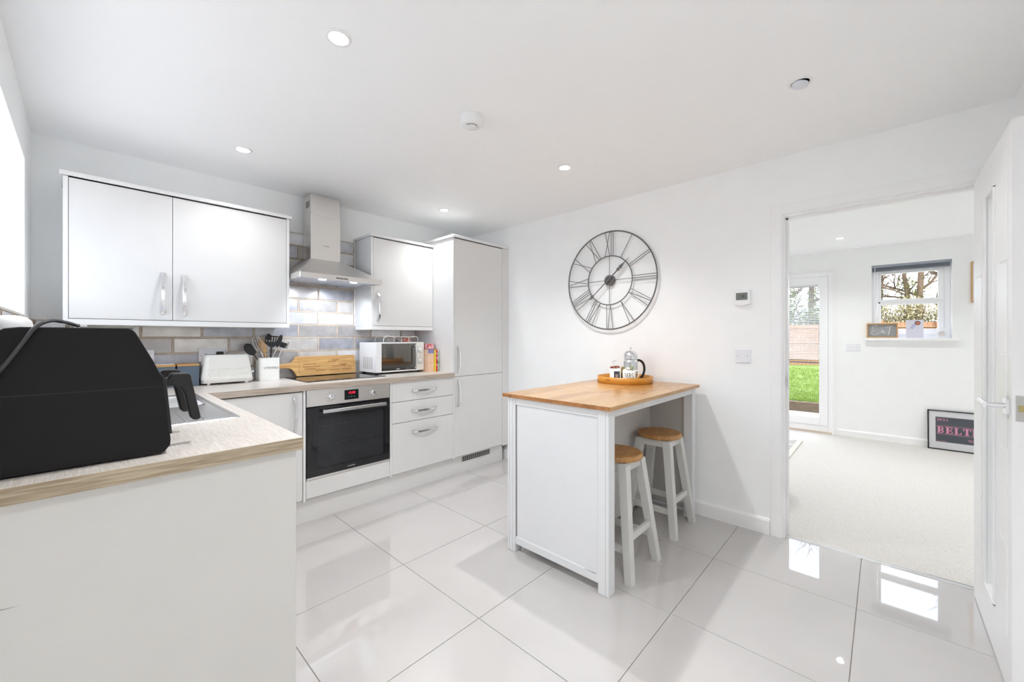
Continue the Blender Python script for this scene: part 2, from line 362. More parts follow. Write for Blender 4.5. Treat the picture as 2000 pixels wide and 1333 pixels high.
# left wall cabinet
t = thing('wall_cabinet', 'wide light grey two-door wall cabinet left of the cooker hood', 'cabinet', (.45, 3.2, 1.288))
ca = MB().box(-.075, -.0565, YW, YB - .012, 1.288, 2.050).box(.963, .981, YW, YB - .012, 1.288, 2.050).box(-.0565, .963, YW + BT + .002, YB - .012, 1.322, 2.050).box(-.0565, .963, YW, YB - .012, 1.288, 1.3185)
ca.build('body', M_CABW, t, .001, 1)
box(-.0565, .963, YW + BT + .0005, YW + BT + .002, 1.3185, 2.05).build('door_gap', M_GAP, t)
d1 = box(-.0545, .352, YW, YW + BT, 1.3215, 2.044).build('door', M_CAB, t, .0012); bow_handle(d1, (.3075, YW, 1.477), .235)
d2 = box(.3545, .961, YW, YW + BT, 1.3215, 2.044).build('door', M_CAB, t, .0012); bow_handle(d2, (.404, YW, 1.472), .235)
def cornice(x0, x1, y0, y1, z, t, ends=(1, 1)):
    MB().box(x0 - .012 * ends[0], x1 + .012 * ends[1], y0 - .016, y1, z, z + .022).box(x0 - .004 * ends[0], x1 + .004 * ends[1], y0 - .004, y1, z - .0, z + .010).build('cornice', M_CABW, t, .002, 1)
cornice(-.075, .981, YW, YB - .002, 2.0505, t)
# right wall cabinet
t = thing('wall_cabinet', 'single-door light grey wall cabinet between the cooker hood and the tall cupboard', 'cabinet', (1.9, 3.2, 1.284))
MB().box(1.590, 1.608, YW, YB - .012, 1.284, 2.046).box(1.608, 2.196, YW + BT + .002, YB - .012, 1.318, 2.046).box(1.608, 2.196, YW, YB - .012, 1.284, 1.3145).build('body', M_CABW, t, .001, 1)
box(1.608, 2.196, YW + BT + .0005, YW + BT + .002, 1.3145, 2.046).build('door_gap', M_GAP, t)
d = box(1.610, 2.194, YW, YW + BT, 1.3175, 2.040).build('door', M_CAB, t, .0012); bow_handle(d, (1.652, YW, 1.467), .235)
cornice(1.590, 2.196, YW, YB - .002, 2.0465, t, (1, 0))
# tall cupboard with built-in fridge
YD = 2.752
t = thing('tall_cupboard', 'tall light grey built-in fridge cupboard with two doors in the corner', 'cabinet', (2.55, 3.0, .15))
MB().box(2.198, 2.2125, YD, YB - .002, .150, 2.098).box(2.2125, 2.811, YD + BT + .002, YB - .002, .150, 2.098).build('body', M_CABW, t, .001, 1)
box(2.813, 2.899, YD, YD + .018, .150, 2.098).build('filler_panel', M_CAB, t, .001, 1)
box(2.2125, 2.812, YD + BT + .0005, YD + BT + .002, .155, 2.098).build('door_gap', M_GAP, t)
d = box(2.2145, 2.8095, YD, YD + BT, .876, 2.092).build('door', M_CAB, t, .0012); bow_handle(d, (2.252, YD, 1.027), .235)
d = box(2.2145, 2.8095, YD, YD + BT, .164, .872).build('door', M_CAB, t, .0012); bow_handle(d, (2.252, YD, .726), .235)
cornice(2.198, 2.897, YD, YB - .002, 2.0985, t, (1, 0))
# drawer unit
t = thing('drawer_unit', 'light grey three-drawer base unit right of the oven', 'cabinet', (1.9, 3.0, .15))
MB().box(1.5885, 1.6025, YD, YB - .02, .150, .8745).box(1.6025, 2.1975, YD + BT + .002, YB - .02, .150, .8745).build('body', M_CABW, t, .001, 1)
box(1.6025, 2.1975, YD + BT + .0005, YD + BT + .002, .155, .8745).build('door_gap', M_GAP, t)
for (a, b, hz) in ((.7205, .8735, .795), (.5555, .7165, .635), (.164, .5515, .466)):
    d = box(1.6045, 2.1955, YD, YD + BT, a, b).build('drawer', M_CAB, t, .0012); bow_handle(d, (1.900, YD, hz), .235, False)
# oven housing
t = thing('oven_housing', 'light grey base unit holding the built-in oven', 'cabinet', (1.28, 3.0, .15))
MB().box(.968, .9825, YD, YB - .02, .150, .8745).box(.9825, 1.5875, YD + .1, YB - .02, .150, .20).box(.9825, 1.5875, YB - .04, YB - .02, .2, .8745).build('body', M_CABW, t, .001, 1)
box(.985, 1.585, YD, YD + BT, .164, .281).build('filler_panel', M_CAB, t, .0012)
# corner cabinet
t = thing('corner_base_cabinet', 'light grey corner base cabinet left of the oven', 'cabinet', (.7, 3.0, .15))
MB().box(.45, .966, YD + BT + .002, YB - .02, .150, .8745).box(.43, .47, YD, YD + .04, .15, .8745).build('body', M_CABW, t, .001, 1)
box(.47, .966, YD + BT + .0005, YD + BT + .002, .155, .8745).build('door_gap', M_GAP, t)
d = box(.473, .9625, YD, YD + BT, .164, .866).build('door', M_CAB, t, .0012); bow_handle(d, (.915, YD, .725), .235)
# sink base cabinet run
t = thing('sink_base_cabinet', 'light grey base cabinet under the sink with plain end panel', 'cabinet', (.1, 2.0, .0))
box(XL + .003, .451, 1.342, 1.362, 0, .8745).build('end_panel', mat('end_panel_grey', s(212, 210, 206), .45), t, .001, 1)
MB().add([(-.135, 1.3415, .660), (-.118, 1.3415, .6575), (-.090, 1.3415, .6535), (-.118, 1.3415, .6560), (-.135, 1.3415, .6565)], [(0, 1, 2, 3, 4)]).build('scuff_mark', mat('scuff_grey', s(120, 120, 122), .7), t)
MB().box(XL + .003, .428, 1.363, 1.375, .15, .8745).box(XL + .003, XL + .02, 1.375, 2.72, .15, .8745).box(XL + .02, .428, 2.71, 2.725, .15, .8745).box(XL + .02, .428, 1.375, 2.71, .15, .168).build('body', M_CABW, t)
for (a, b) in ((1.366, 1.81), (1.815, 2.26), (2.265, 2.715)):
    box(.431, .450, a, b, .164, .866).build('door', M_CAB, t, .0012)
# plinths
t = thing('plinth', 'long light grey kickboard plinth below the oven, drawers and tall cupboard', 'plinth', (1.7, 2.787, 0))
box(.392, 2.845, 2.787, 2.803, 0, .149).build('board', M_CAB, t)
vg = box(2.322, 2.672, 2.783, 2.7868, .094, .146).build('vent_grille', mat('vent_frame_grey', s(190, 188, 184), .4), t)
m = MB()
for k in range(14):
    for j in range(3):
        m.box(2.330 + k * .0242, 2.349 + k * .0242, 2.7815, 2.783, .1 + j * .0147, .110 + j * .0147)
m.build('vent_slot', M_BLACKP, vg)
t = thing('plinth', 'short light grey kickboard under the sink cabinet doors', 'plinth', (.39, 2, 0))
box(.375, .391, 1.363, 2.80, 0, .149).build('board', M_CAB, t)

# ---- worktop
ZW, ZWB = .913, .875; XF = .465; YWF = 2.735; YN = 1.322
t = thing('worktop', 'L-shaped washed oak effect worktop around sink and hob', 'worktop', (1, 3, .875))
SX0, SX1, SY0, SY1 = -.06, .392, 2.27, 2.72    # bowl hole
m = MB(); m.box(XL + .003, XF - .001, YN + .001, SY0, ZWB, ZW); m.box(XL + .003, SX0, SY0, SY1, ZWB, ZW); m.box(SX1, XF - .001, SY0, SY1, ZWB, ZW)
m.box(XL + .003, XF - .001, SY1, YWF, ZWB, ZW)
m.build('top_panel', M_OAK_TOP, t)
box(XL + .003, 2.197, YWF, YB - .013, ZWB, ZW).build('top_panel', M_OAK_TOPX, t)
box(XL + .003, XF, YN, YN + .001, ZWB + .001, ZW - .0008).build('edge_band', M_OAK_EDGE, t)
box(XF - .001, XF, YN + .001, YWF - .001, ZWB + .001, ZW - .0008).build('edge_band', M_OAK_EDGE2, t)
box(XF - .001, 2.197, YWF - .001, YWF, ZWB + .001, ZW - .0008).build('edge_band', M_OAK_EDGE2, t)

# ---- sink
t = thing('sink', 'stainless steel inset sink and drainer in the worktop behind the air fryer', 'sink', (.17, 2.28, ZW))
def rr(x0, x1, y0, y1, r, z, n=5):
    pts = []
    for cx_, cy_, a0 in ((x1 - r, y0 + r, -PI / 2), (x1 - r, y1 - r, 0), (x0 + r, y1 - r, PI / 2), (x0 + r, y0 + r, PI)):
        for k in range(n + 1):
            a = a0 + PI / 2 * k / n; pts.append((cx_ + r * math.cos(a), cy_ + r * math.sin(a), z))
    return pts
X0, X1, Y0, Y1 = -.085, .415, 1.825, 2.765
# rim sheet around bowl as strip ring: outer -> inner bowl (loft)
m = MB(); m.loft([rr(X0, X1, Y0, Y1, .02, ZW + .0005), rr(X0 + .002, X1 - .002, Y0 + .002, Y1 - .002, .02, ZW + .003)], caps=False)
m.loft([rr(X0 + .002, X1 - .002, Y0 + .002, Y1 - .002, .02, ZW + .003), rr(X0 + .014, X1 - .014, Y0 + .014, Y1 - .014, .018, ZW + .003), rr(X0 + .018, X1 - .018, Y0 + .018, Y1 - .018, .015, ZW + .0012)], caps=False)
m.box(X0 + .018, X1 - .018, Y0 + .018, SY0 + .012, ZW + .0002, ZW + .0012); m.box(X0 + .018, SX0 + .012, SY0 + .012, SY1, ZW + .0002, ZW + .0012)
m.box(SX1 - .012, X1 - .018, SY0 + .012, SY1, ZW + .0002, ZW + .0012); m.box(X0 + .018, X1 - .018, SY1 - .01, Y1 - .018, ZW + .0002, ZW + .0012)
m.build('rim', M_SINK, t)
m = MB(); m.loft([rr(SX0 + .012, SX1 - .012, SY0 + .012, SY1 - .012, .04, ZW + .001), rr(SX0 + .02, SX1 - .02, SY0 + .02, SY1 - .02, .04, ZW - .02),
                  rr(SX0 + .03, SX1 - .03, SY0 + .03, SY1 - .03, .05, ZW - .15), rr(SX0 + .06, SX1 - .06, SY0 + .06, SY1 - .06, .05, ZW - .165)], caps=False)
m.add(rr(SX0 + .06, SX1 - .06, SY0 + .06, SY1 - .06, .05, ZW - .165), [list(range(24))])
m.build('bowl', M_SINK, t)
for k in range(7):
    x = -.02 + k * .055
    MB().tube([(x, 1.86, ZW + .0012), (x, 1.88, ZW + .0025), (x, 2.16, ZW + .0025), (x, 2.19, ZW + .0012)], .004, 6).build('drainer_rib', M_SINK, t)
m = MB(); m.lathe([(.024, 0), (.024, .04), (.016, .05), (.013, .12), (.011, .125)], (-.045, 2.23, ZW + .001), 16)
m.tube([(-.045, 2.23, ZW + .11), (-.043, 2.235, ZW + .20), (.0, 2.28, ZW + .235), (.06, 2.34, ZW + .225), (.07, 2.35, ZW + .19)], .009, 10)
tp = m.build('tap', M_CHROME, t); MB().tube([(-.045, 2.23, ZW + .06), (-.05, 2.18, ZW + .075)], .006, 8).build('tap_lever', M_CHROME, tp)

# ================================================================== APPLIANCES
# hood
t = thing('cooker_hood', 'stainless steel chimney cooker hood above the hob', 'cooker hood', (1.28, 3.1, 1.63))
CH0, CH1, CHY = 1.170, 1.397, 3.179
MB().box(CH0, CH1, CHY, YB - .010, 1.80, 2.16).build('chimney', M_STEEL, t, .002, 1)
MB().box(CH0 + .004, CH1 - .004, CHY + .004, YB - .011, 2.155, 2.319).build('chimney_cover', M_STEEL, t, .002, 1)
m = MB()
for k in range(4): m.box(CH0 + .0032, CH0 + .0042, 3.215 + k * .018, 3.227 + k * .018, 2.22, 2.27)
m.build('vent_slot', M_GAP, t)
HX0, HX1, HY0 = .985, 1.580, 2.858
r0 = [(HX0, HY0, 1.666), (HX1, HY0, 1.666), (HX1, YB - .012, 1.666), (HX0, YB - .012, 1.666)]
r1 = [(HX0 + .035, HY0 + .045, 1.70), (HX1 - .035, HY0 + .045, 1.70), (HX1 - .035, YB - .012, 1.70), (HX0 + .035, YB - .012, 1.70)]
r2 = [(CH0 - .004, CHY - .004, 1.822), (CH1 + .004, CHY - .004, 1.822), (CH1 + .004, YB - .012, 1.822), (CH0 - .004, YB - .012, 1.822)]
m = MB(); m.loft([r0, r2], smooth=False); m.build('canopy', M_STEEL, t, .001, 1)
m = MB(); m.box(HX0, HX1, HY0, HY0 + .012, 1.630, 1.666); m.box(HX0, HX0 + .012, HY0 + .012, YB - .012, 1.630, 1.666); m.box(HX1 - .012, HX1, HY0 + .012, YB - .012, 1.630, 1.666)
m.box(HX0 + .012, HX1 - .012, HY0 + .012, YB - .012, 1.655, 1.666); m.build('canopy_rim', M_STEEL, t, .0015, 1)
M_FILT = mat('filter_mesh', (.62, .64, .70), .35, 1, bump=.5, bscale=500)
for a in (HX0 + .016, 1.287): box(a, a + .278, HY0 + .05, YB - .05, 1.640, 1.6545).build('grease_filter', M_FILT, t, .002, 1)
for a in (1.17, 1.40):
    d = bpy.data.lights.new('hood_beam', 'SPOT'); d.energy = 5.0; d.spot_size = math.radians(112); d.spot_blend = .7; d.shadow_soft_size = .02; d.color = (.84, .9, 1)
    o = bpy.data.objects.new('hood_beam', d); COL.objects.link(o); o.location = (a, HY0 + .10, 1.630); o.rotation_euler = (math.radians(34), 0, 0)
    MB().lathe([(.026, 0), (.026, .004)], (a, HY0 + .10, 1.6355), 20).build('lamp', mat('hood_lamp', (1, 1, 1), .3, emit=(.82, .88, 1), estr=2.5), t)
m = MB(); m.box(1.228, 1.310, HY0 - .003, HY0, 1.640, 1.6515); bp = m.build('control_panel', mat('hood_control_black', (.1, .1, .1), .3), t)
for k in range(6): box(1.232 + k * .0132, 1.241 + k * .0132, HY0 - .006, HY0 - .003, 1.643, 1.649).build('button', M_CHROME, bp)
text('LAMONA', .0085, (1.287, CHY - .0006, 1.93), RF, M_INK, t, sx=1.3)
# oven
t = thing('oven', 'built-in electric oven with steel control strip and black glass door', 'oven', (1.285, 3.0, .285))
box(.99, 1.58, YD + .022, YB - .05, .29, .870).build('body', mat('oven_body_dark', (.03, .03, .03), .6), t)
cpn = box(.987, 1.583, YD - .003, YD + .0215, .764, .873).build('control_panel', M_STEEL, t, .001, 1)
dp = box(1.236, 1.337, YD - .005, YD - .0032, .785, .853).build('display', M_BLACKG, cpn)
text('13:38', .022, (1.287, YD - .0055, .832), RF, M_RED, cpn)
for xx in (1.267, 1.287, 1.307): box(xx - .003, xx + .003, YD - .0058, YD - .005, .803, .806).build('indicator', mat('display_green', (.02, .1, .08), .4, emit=(.1, .6, .5), estr=.3), cpn)
for kx in (1.140, 1.450):
    kb = MB().lathe([(.019, 0), (.019, .012), (.017, .021), (.012, .022)], (0, 0, 0), 24).xf(Matrix.Translation((kx, YD - .003, .817)) @ Matrix.Rotation(PI / 2, 4, 'X')).build('knob', M_CHROME, cpn)
    m = MB()
    for k in range(8):
        a = 2 * PI * k / 8 + .2; m.add([(kx + .03 * math.cos(a) + dx, YD - .0035, .817 + .03 * math.sin(a) + dz) for dx, dz in ((-.002, -.002), (.002, -.002), (.002, .002), (-.002, .002))], [(0, 1, 2, 3)])
    m.build('dial_mark', M_INK, cpn)
    MB().box(kx - .0015, kx + .0015, YD - .0258, YD - .0248, .817, .833).build('pointer', M_INK, kb)
m = MB(); m.box(.987, 1.583, YD - .003, YD + .0215, .298, .345).box(.987, 1.583, YD - .003, YD + .0215, .69, .757).box(.987, 1.055, YD - .003, YD + .0215, .345, .69).box(1.54, 1.583, YD - .003, YD + .0215, .345, .69)
od = m.build('door', M_BLACKG, t)
box(1.055, 1.54, YD + .0, YD + .004, .345, .69).build('window_pane', mat('oven_window_tint', (.03, .031, .034), .04, spec=.6, alpha=.4), od)
box(1.03, 1.56, YD + .016, YD + .021, .32, .70).build('cavity', mat('oven_cavity', (.11, .115, .13), .5), od)
for z in (.624, .500):
    MB().tube([(1.06, YD + .010, z), (1.47, YD + .010, z)], .0018, 6).build('oven_rack', mat('rack_wire', (.5, .48, .42), .3, 1), od)
box(.987, 1.583, YD - .003, YD + .0215, .283, .2975).build('bottom_trim', M_STEEL, t)
hb = MB().box(1.078, 1.536, YD - .042, YD - .030, .7165, .738).box(1.09, 1.11, YD - .031, YD - .003, .720, .735).box(1.504, 1.524, YD - .031, YD - .003, .720, .735)
hb.build('handle', mat('satin_steel', (.72, .72, .74), .28, 1), od, .0015, 1)
text('LAMONA', .013, (1.285, YD - .0036, .318), RF, mat('logo_silver', s(190, 190, 190), .4), od)
# hob
t = thing('hob', 'black glass electric hob set in the worktop under the hood', 'hob', (1.3, 3.1, ZW))
box(1.030, 1.622, 2.872, 3.300, ZW + .0005, ZW + .006).build('glass_top', M_BLACKG, t, .002, 1)
for (cx_, cy_, r) in ((1.17, 3.0, .075), (1.17, 3.2, .06), (1.47, 3.0, .06), (1.47, 3.19, .075)):
    MB().loft([[(cx_ + q * math.cos(a * PI / 16), cy_ + q * math.sin(a * PI / 16), ZW + .0062) for a in range(32)] for q in (r, r + .0015)], caps=False, smooth=False).build('cooking_zone', M_INKG, t)
# air fryer
t = thing('air_fryer', 'large black dual-drawer air fryer on the worktop end beside the sink', 'air fryer', (.0, 1.59, ZW))
FY0, FY1 = 1.40, 1.785
prof = [(-.168, .930), (-.160, .9155), (.138, .9155), (.146, .918), (.158, .934), (.159, .950), (.143, 1.118), (.136, 1.131), (.124, 1.162), (.090, 1.236), (.084, 1.2435), (.076, 1.2475), (-.100, 1.2475), (-.120, 1.2445), (-.138, 1.233), (-.150, 1.205)]
m = MB(); rings = []
cxm, czm = .01, 1.08
for (yy, sc_) in ((FY0, .988), (FY0 + .003, .995), (FY0 + .009, .999), (FY0 + .016, 1.0), (FY1 - .022, 1.0), (FY1 - .012, .998), (FY1 - .004, .99), (FY1, .975)):
    rings.append([(cxm + (px - cxm) * sc_, yy, czm + (pz - czm) * sc_) for px, pz in prof])
m.loft(rings, smooth=False); m.build('body', M_FRYER, t, .004, 2)
# split line and front plates
for k, (a, b) in enumerate(((FY0 + .012, 1.588), (1.597, FY1 - .012))):
    pts = [(.148, .962), (.163, .962), (.151, 1.105), (.145, 1.124), (.136, 1.128)]
    dw = MB().prism(pts, 'y', a, b).build('drawer', M_FRYERD, t, .003, 2)
    cy_ = (a + b) / 2
    hp = [(.146, 1.120), (.160, 1.106), (.170, 1.1205), (.207, 1.1195), (.2125, 1.113), (.2365, .986), (.232, .980), (.220, .980), (.213, .988), (.198, 1.061), (.189, 1.078), (.172, 1.085), (.158, 1.083), (.146, 1.08)]
    MB().prism(hp, 'y', cy_ - .016, cy_ + .016).build('handle', M_FRYERD, dw, .004, 2)
for (a, b) in ((-.10, 1.44), (.11, 1.44), (-.10, 1.74), (.11, 1.74)):
    MB().lathe([(.012, 0), (.012, .0035)], (a, b, ZW + .0005), 12).build('foot', M_FRYERD, t)
box(-.155, .140, FY0 - .0004, FY0 + .002, 1.0930, 1.0942).build('seam', M_BLACKP, t)
box(-.05, .09, 1.47, 1.72, 1.2465, 1.2485).build('control_panel', M_BLACKG, t, .0015, 1)
pts = [(-.215 + .04, 1.395, 1.03), (-.150, 1.391, 1.105), (-.123, 1.389, 1.154), (-.106, 1.389, 1.186), (-.090, 1.390, 1.218), (-.079, 1.393, 1.241), (-.066, 1.401, 1.256), (-.052, 1.42, 1.263), (-.038, 1.45, 1.262), (-.022, 1.50, 1.258), (-.012, 1.54, 1.2535)]
MB().tube(smooth(pts), .0042, 10).build('power_cord', mat('grey_black_cord', (.045, .045, .047), .4), t)
MB().tube([(-.013, 1.538, 1.2535), (.0, 1.585, 1.2535)], .0062, 10).build('plug', M_CHROME, t)
# white canister
t = MB().lathe([(.040, 0), (.045, .004), (.045, .335), (.0445, .345), (.041, .358), (.033, .368), (.02, .3735), (.002, .375)], (-.148, 1.862, ZW + .0005), 32).build('domed_canister', M_WHITEP)
tag(t, 'tall white domed canister behind the air fryer below the window', 'canister')
# toaster
t = thing('toaster', 'cream long-slot toaster with diamond textured base on the worktop', 'toaster', (.65, 3.22, ZW))
TX0, TX1, TY0, TY1 = .508, .790, 3.150, 3.315
def trr(ins, insy, z, r=.03): return rr(TX0 + ins, TX1 - ins, TY0 + insy, TY1 - insy, r, z)
m = MB(); m.loft([trr(.002, .002, ZW + .014), trr(.0, .0, ZW + .026), trr(.004, .004, ZW + .06), trr(.016, .016, ZW + .165), trr(.019, .02, ZW + .185), trr(.026, .027, ZW + .194)])
m.build('body', M_CREAM, t)
m = MB(); m.loft([trr(-.0012, -.0012, ZW + .020), trr(-.0005, -.0005, ZW + .0335)], caps=False); m.build('chrome_band', M_STEEL, t)
m = MB()
for i in range(18):
    for j in range(5):
        cx_ = TX0 + .03 + i * .0128; cz_ = ZW + .045 + j * .014; d_ = .0052; yf = TY0 + .0035 + (cz_ - ZW - .06) * .11 if cz_ > ZW + .06 else TY0 + .0035
        yf -= .0005
        m.add([(cx_ - d_, yf, cz_), (cx_, yf, cz_ - d_), (cx_ + d_, yf, cz_), (cx_, yf, cz_ + d_), (cx_, yf - .003, cz_)], [(0, 1, 4), (1, 2, 4), (2, 3, 4), (3, 0, 4)])
st_ = m.build('textured_panel', M_CREAM, t); st_['kind'] = 'stuff'
for a in (.545, .753):
    for b in (3.175, 3.29): MB().lathe([(.009, 0), (.010, .0145)], (a, b, ZW + .0005), 12).build('foot', M_WHITEP, t)
box(TX1 - .004, TX1 + .018, 3.215, 3.245, ZW + .065, ZW + .080).build('lever', M_WHITEP, t, .003, 1)
box(.545, .752, 3.205, 3.222, ZW + .1935, ZW + .1945).build('slot', M_BLACKP, t); box(.545, .752, 3.243, 3.26, ZW + .1935, ZW + .1945).build('slot', M_BLACKP, t)
MB().box(.633, .672, TY0 + .0115, TY0 + .0125, ZW + .123, ZW + .1255).build('badge', M_INKG, t)
# microwave
t = thing('microwave', 'white microwave with dark mirrored door on the worktop beside the hob', 'microwave', (1.84, 3.13, ZW))
MY = 3.010
MB().box(1.614, 2.072, MY + .03, 3.300, .929, 1.178).build('body', M_WHITEP, t, .003, 2)
m = MB(); m.box(1.614, 1.662, MY, MY + .03, .931, 1.178); m.box(1.662, 1.992, MY, MY + .03, 1.1675, 1.178); m.box(1.662, 1.992, MY, MY + .03, .931, .941)
dr = m.build('door', M_WHITEP, t, .002, 1)
box(1.662, 1.992, MY + .002, MY + .02, .941, 1.1675).build('window', mat('microwave_mirror', (.16, .155, .145), .04, .85), dr)
m = MB(); m.tube([(1.972, MY, 1.150), (1.972, MY - .028, 1.145), (1.972, MY - .034, 1.12), (1.972, MY - .034, .985), (1.972, MY - .028, .963), (1.972, MY, .957)], .0075, 10)
m.build('handle', mat('handle_silver', (.75, .75, .74), .2, 1), dr)
cp_ = box(1.993, 2.072, MY, MY + .03, .931, 1.178).build('control_panel', M_CREAM, t, .002, 1)
for kz in (1.107, 1.013):
    MB().lathe([(.022, 0), (.022, .003), (.016, .006), (.015, .018), (.012, .019)], (0, 0, 0), 24).xf(Matrix.Translation((2.032, MY, kz)) @ Matrix.Rotation(PI / 2, 4, 'X')).build('knob', M_CREAM, cp_)
    MB().loft([[(2.032 + q * math.cos(a * PI / 14), MY - .0006, kz + q * math.sin(a * PI / 14)) for a in range(3, 26)] for q in (.026, .0275)], caps=False, smooth=False).build('dial_mark', M_INKG, cp_)
m = MB()
for i in range(5):
    for j in range(9): m.box(1.6128, 1.6141, 3.075 + i * .034, 3.092 + i * .034, .960 + j * .011, .9645 + j * .011)
v_ = m.build('vent_slot', M_INKG, t); v_['kind'] = 'stuff'
MB().box(1.80, 1.828, MY + .0008, MY + .002, .951, .9555).build('badge', M_WHITEP, dr)
for (a, b) in ((1.64, MY + .04), (2.045, MY + .04), (1.64, 3.27), (2.045, 3.27)): MB().lathe([(.011, 0), (.012, .0155)], (a, b, ZW + .0005), 12).build('foot', M_BLACKP, t)
# wire rack on microwave
t = thing('wire_rack', 'small cream wire rack lying on top of the microwave', 'rack', (1.85, 3.12, 1.179))
zt = 1.1788
m = MB()
for y_ in (3.05, 3.19):
    m.tube([(1.70, y_, zt + .002), (1.704, y_, zt + .038), (1.712, y_, zt + .044), (1.728, y_, zt + .048), (1.738, y_, zt + .058), (1.750, y_, zt + .049), (1.80, y_, zt + .0465), (1.99, y_, zt + .044), (2.012, y_, zt + .052), (2.026, y_, zt + .045), (2.034, y_, zt + .036), (2.036, y_, zt + .002)], .0022, 6)
for x_ in (1.738, 2.012): m.tube([(x_, 3.05, zt + .05), (x_, 3.19, zt + .05)], .0018, 6)
m.build('frame', M_CREAM, t)
for x_ in (1.80, 1.87, 1.94): MB().tube([(x_, 3.05, zt + .002), (x_, 3.05, zt + .046), (x_, 3.19, zt + .046), (x_, 3.19, zt + .002)], .0016, 6).build('cross_wire', M_CREAM, t)
# packet on microwave
m = MB(); m.loft([[(1.99 + a, 3.205 + b, zt + .0005 + z_) for a, b in ((0, 0), (.072, 0), (.072, .055), (0, .055))] for z_ in (0, .034)], smooth=False)
tag(m.build('snack_packet', mat('orange_red_foil', s(222, 80, 60), .35, col2=s(245, 200, 190), vscale=40), None, .006, 2), 'orange-red packet lying on the back corner of the microwave', 'packet')
m = MB(); m.box(2.098, 2.165, 2.99, 3.06, ZW + .2018, ZW + .250)
tag(m.build('snack_packet', mat('red_foil', s(205, 30, 45), .35, col2=s(240, 220, 220), vscale=30), None, .004, 2), 'red packet lying on top of the books beside the microwave', 'packet')
# books
def book(x0, w, h, d_, col, label, y=2.945, cover=None):
    t = thing('book', label, 'book', (x0 + w / 2, y, ZW), 'books between microwave and tall cupboard')
    z = ZW + .0005
    MB().box(x0, x0 + .0018, y, y + d_, z, z + h).box(x0 + w - .0018, x0 + w, y, y + d_, z, z + h).box(x0 + .0018, x0 + w - .0018, y, y + .002, z, z + h).build('cover', mat('cover_' + label.split()[0], s(*col), .45, col2=s(*(cover or col)), vscale=18), t)
    MB().box(x0 + .002, x0 + w - .002, y + .0022, y + d_ - .003, z + .003, z + h - .004).build('page_block', M_MOUNT, t)
    return t
t = book(2.078, .062, .198, .15, (236, 196, 160), 'peach spined thick book with a blue top band beside the microwave', 2.955, (244, 214, 190))
MB().box(2.0778, 2.1402, 2.9542, 2.9552, ZW + .165, ZW + .1985).build('blue_band', mat('blue_band', s(120, 150, 200), .5, col2=s(170, 140, 200), vscale=30), t)
book(2.1415, .014, .196, .15, (236, 214, 70), 'yellow slim upright book right of the peach book')
t = book(2.1565, .018, .197, .15, (206, 36, 56), 'red upright book with pink marks between the yellow and green books', 2.945, (222, 60, 80))
for z_ in (.05, .11, .15): MB().box(2.160, 2.171, 2.9442, 2.9452, ZW + z_, ZW + z_ + .022).build('spine_print', M_PINK, t)
book(2.1755, .015, .200, .15, (60, 150, 84), 'green slim upright book against the tall cupboard', 2.945, (240, 240, 235))
# chopping board
t = thing('chopping_board', 'long bamboo chopping board with handle leaning on the tiles behind the hob', 'chopping board', (1.33, 3.27, ZW))
z0 = 0.0; pts = [(1.105, 0.0)]
L = [(0.0, 0), (.462, 0), (.466, .006), (.466, .146), (.458, .152), (0.01, .152), (-.006, .146), (-.018, .128), (-.030, .112), (-.048, .104), (-.075, .100), (-.118, .098), (-.125, .090), (-.125, .076), (-.118, .068), (-.075, .066), (-.045, .062), (-.028, .052), (-.015, .034), (-.004, .010)]
m = MB().prism([(x, z) for x, z in L], 'y', -.018, 0)
T = Matrix.Translation((1.105, 3.293, ZW + .0075)) @ Matrix.Rotation(math.radians(-9), 4, 'X')
m.xf(T); m.build('board', M_BAMBOO, t, .002, 2)
m = MB()
for (a, b, c, d_) in ((.02, .452, .014, .0165), (.02, .452, .136, .1385), (.02, .0225, .014, .1385), (.4495, .452, .014, .1385)): m.box(a, b, -.0186, -.0178, c, d_)
m.xf(T); m.build('juice_groove', mat('groove_brown', s(176, 128, 72), .6), t)
m = MB(); rnd = random.Random(3)
for (a, b, c) in ((.05, .14, .085), (.05, .17, .065), (.06, .13, .047), (.14, .21, .032), (.24, .30, .1), (.40, .406, .06), (.42, .426, .05), (.33, .39, .075), (.35, .43, .035), (.25, .32, .03)):
    x = a
    while x < b: w_ = rnd.uniform(.004, .009); m.box(x, x + w_, -.0186, -.0179, c, c + .008); x += w_ + .003
m.box(.27, .38, -.0186, -.0179, .066, .070); m.box(.345, .385, -.0186, -.0179, .064, .073)
m.xf(T); m.build('engraving', M_BURNT, t)
tx = text('STEAK', .020, (0, 0, 0), (0, 0, 0), M_BURNT, t, 'engraved_word')
tx.matrix_basis = Matrix.Translation(-OFF[t.name]) @ T @ Matrix.Translation((.30, -.0188, .115)) @ Matrix.Rotation(PI / 2, 4, 'X')
# utensil pot
t = thing('utensil_pot', 'square cream enamel pot lettered UTENSILS beside the toaster', 'utensil pot', (.905, 3.265, ZW))
PX0, PX1, PY0, PY1 = .838, .968, 3.203, 3.313
zz = [ZW + .0005, ZW + .163]
m = MB(); m.loft([rr(PX0, PX1, PY0, PY1, .015, zz[0]), rr(PX0, PX1, PY0, PY1, .015, zz[1] - .003), rr(PX0 - .001, PX1 + .001, PY0 - .001, PY1 + .001, .015, zz[1] - .002), rr(PX0 - .001, PX1 + .001, PY0 - .001, PY1 + .001, .015, zz[1]),
                  rr(PX0 + .003, PX1 - .003, PY0 + .003, PY1 - .003, .013, zz[1]), rr(PX0 + .003, PX1 - .003, PY0 + .003, PY1 - .003, .013, zz[0] + .004)], smooth=False)
m.build('body', M_CREAM, t)
text('UTENSILS', .021, (.912, PY0 - .0006, ZW + .091), RF, M_INKG, t, sx=1.05)
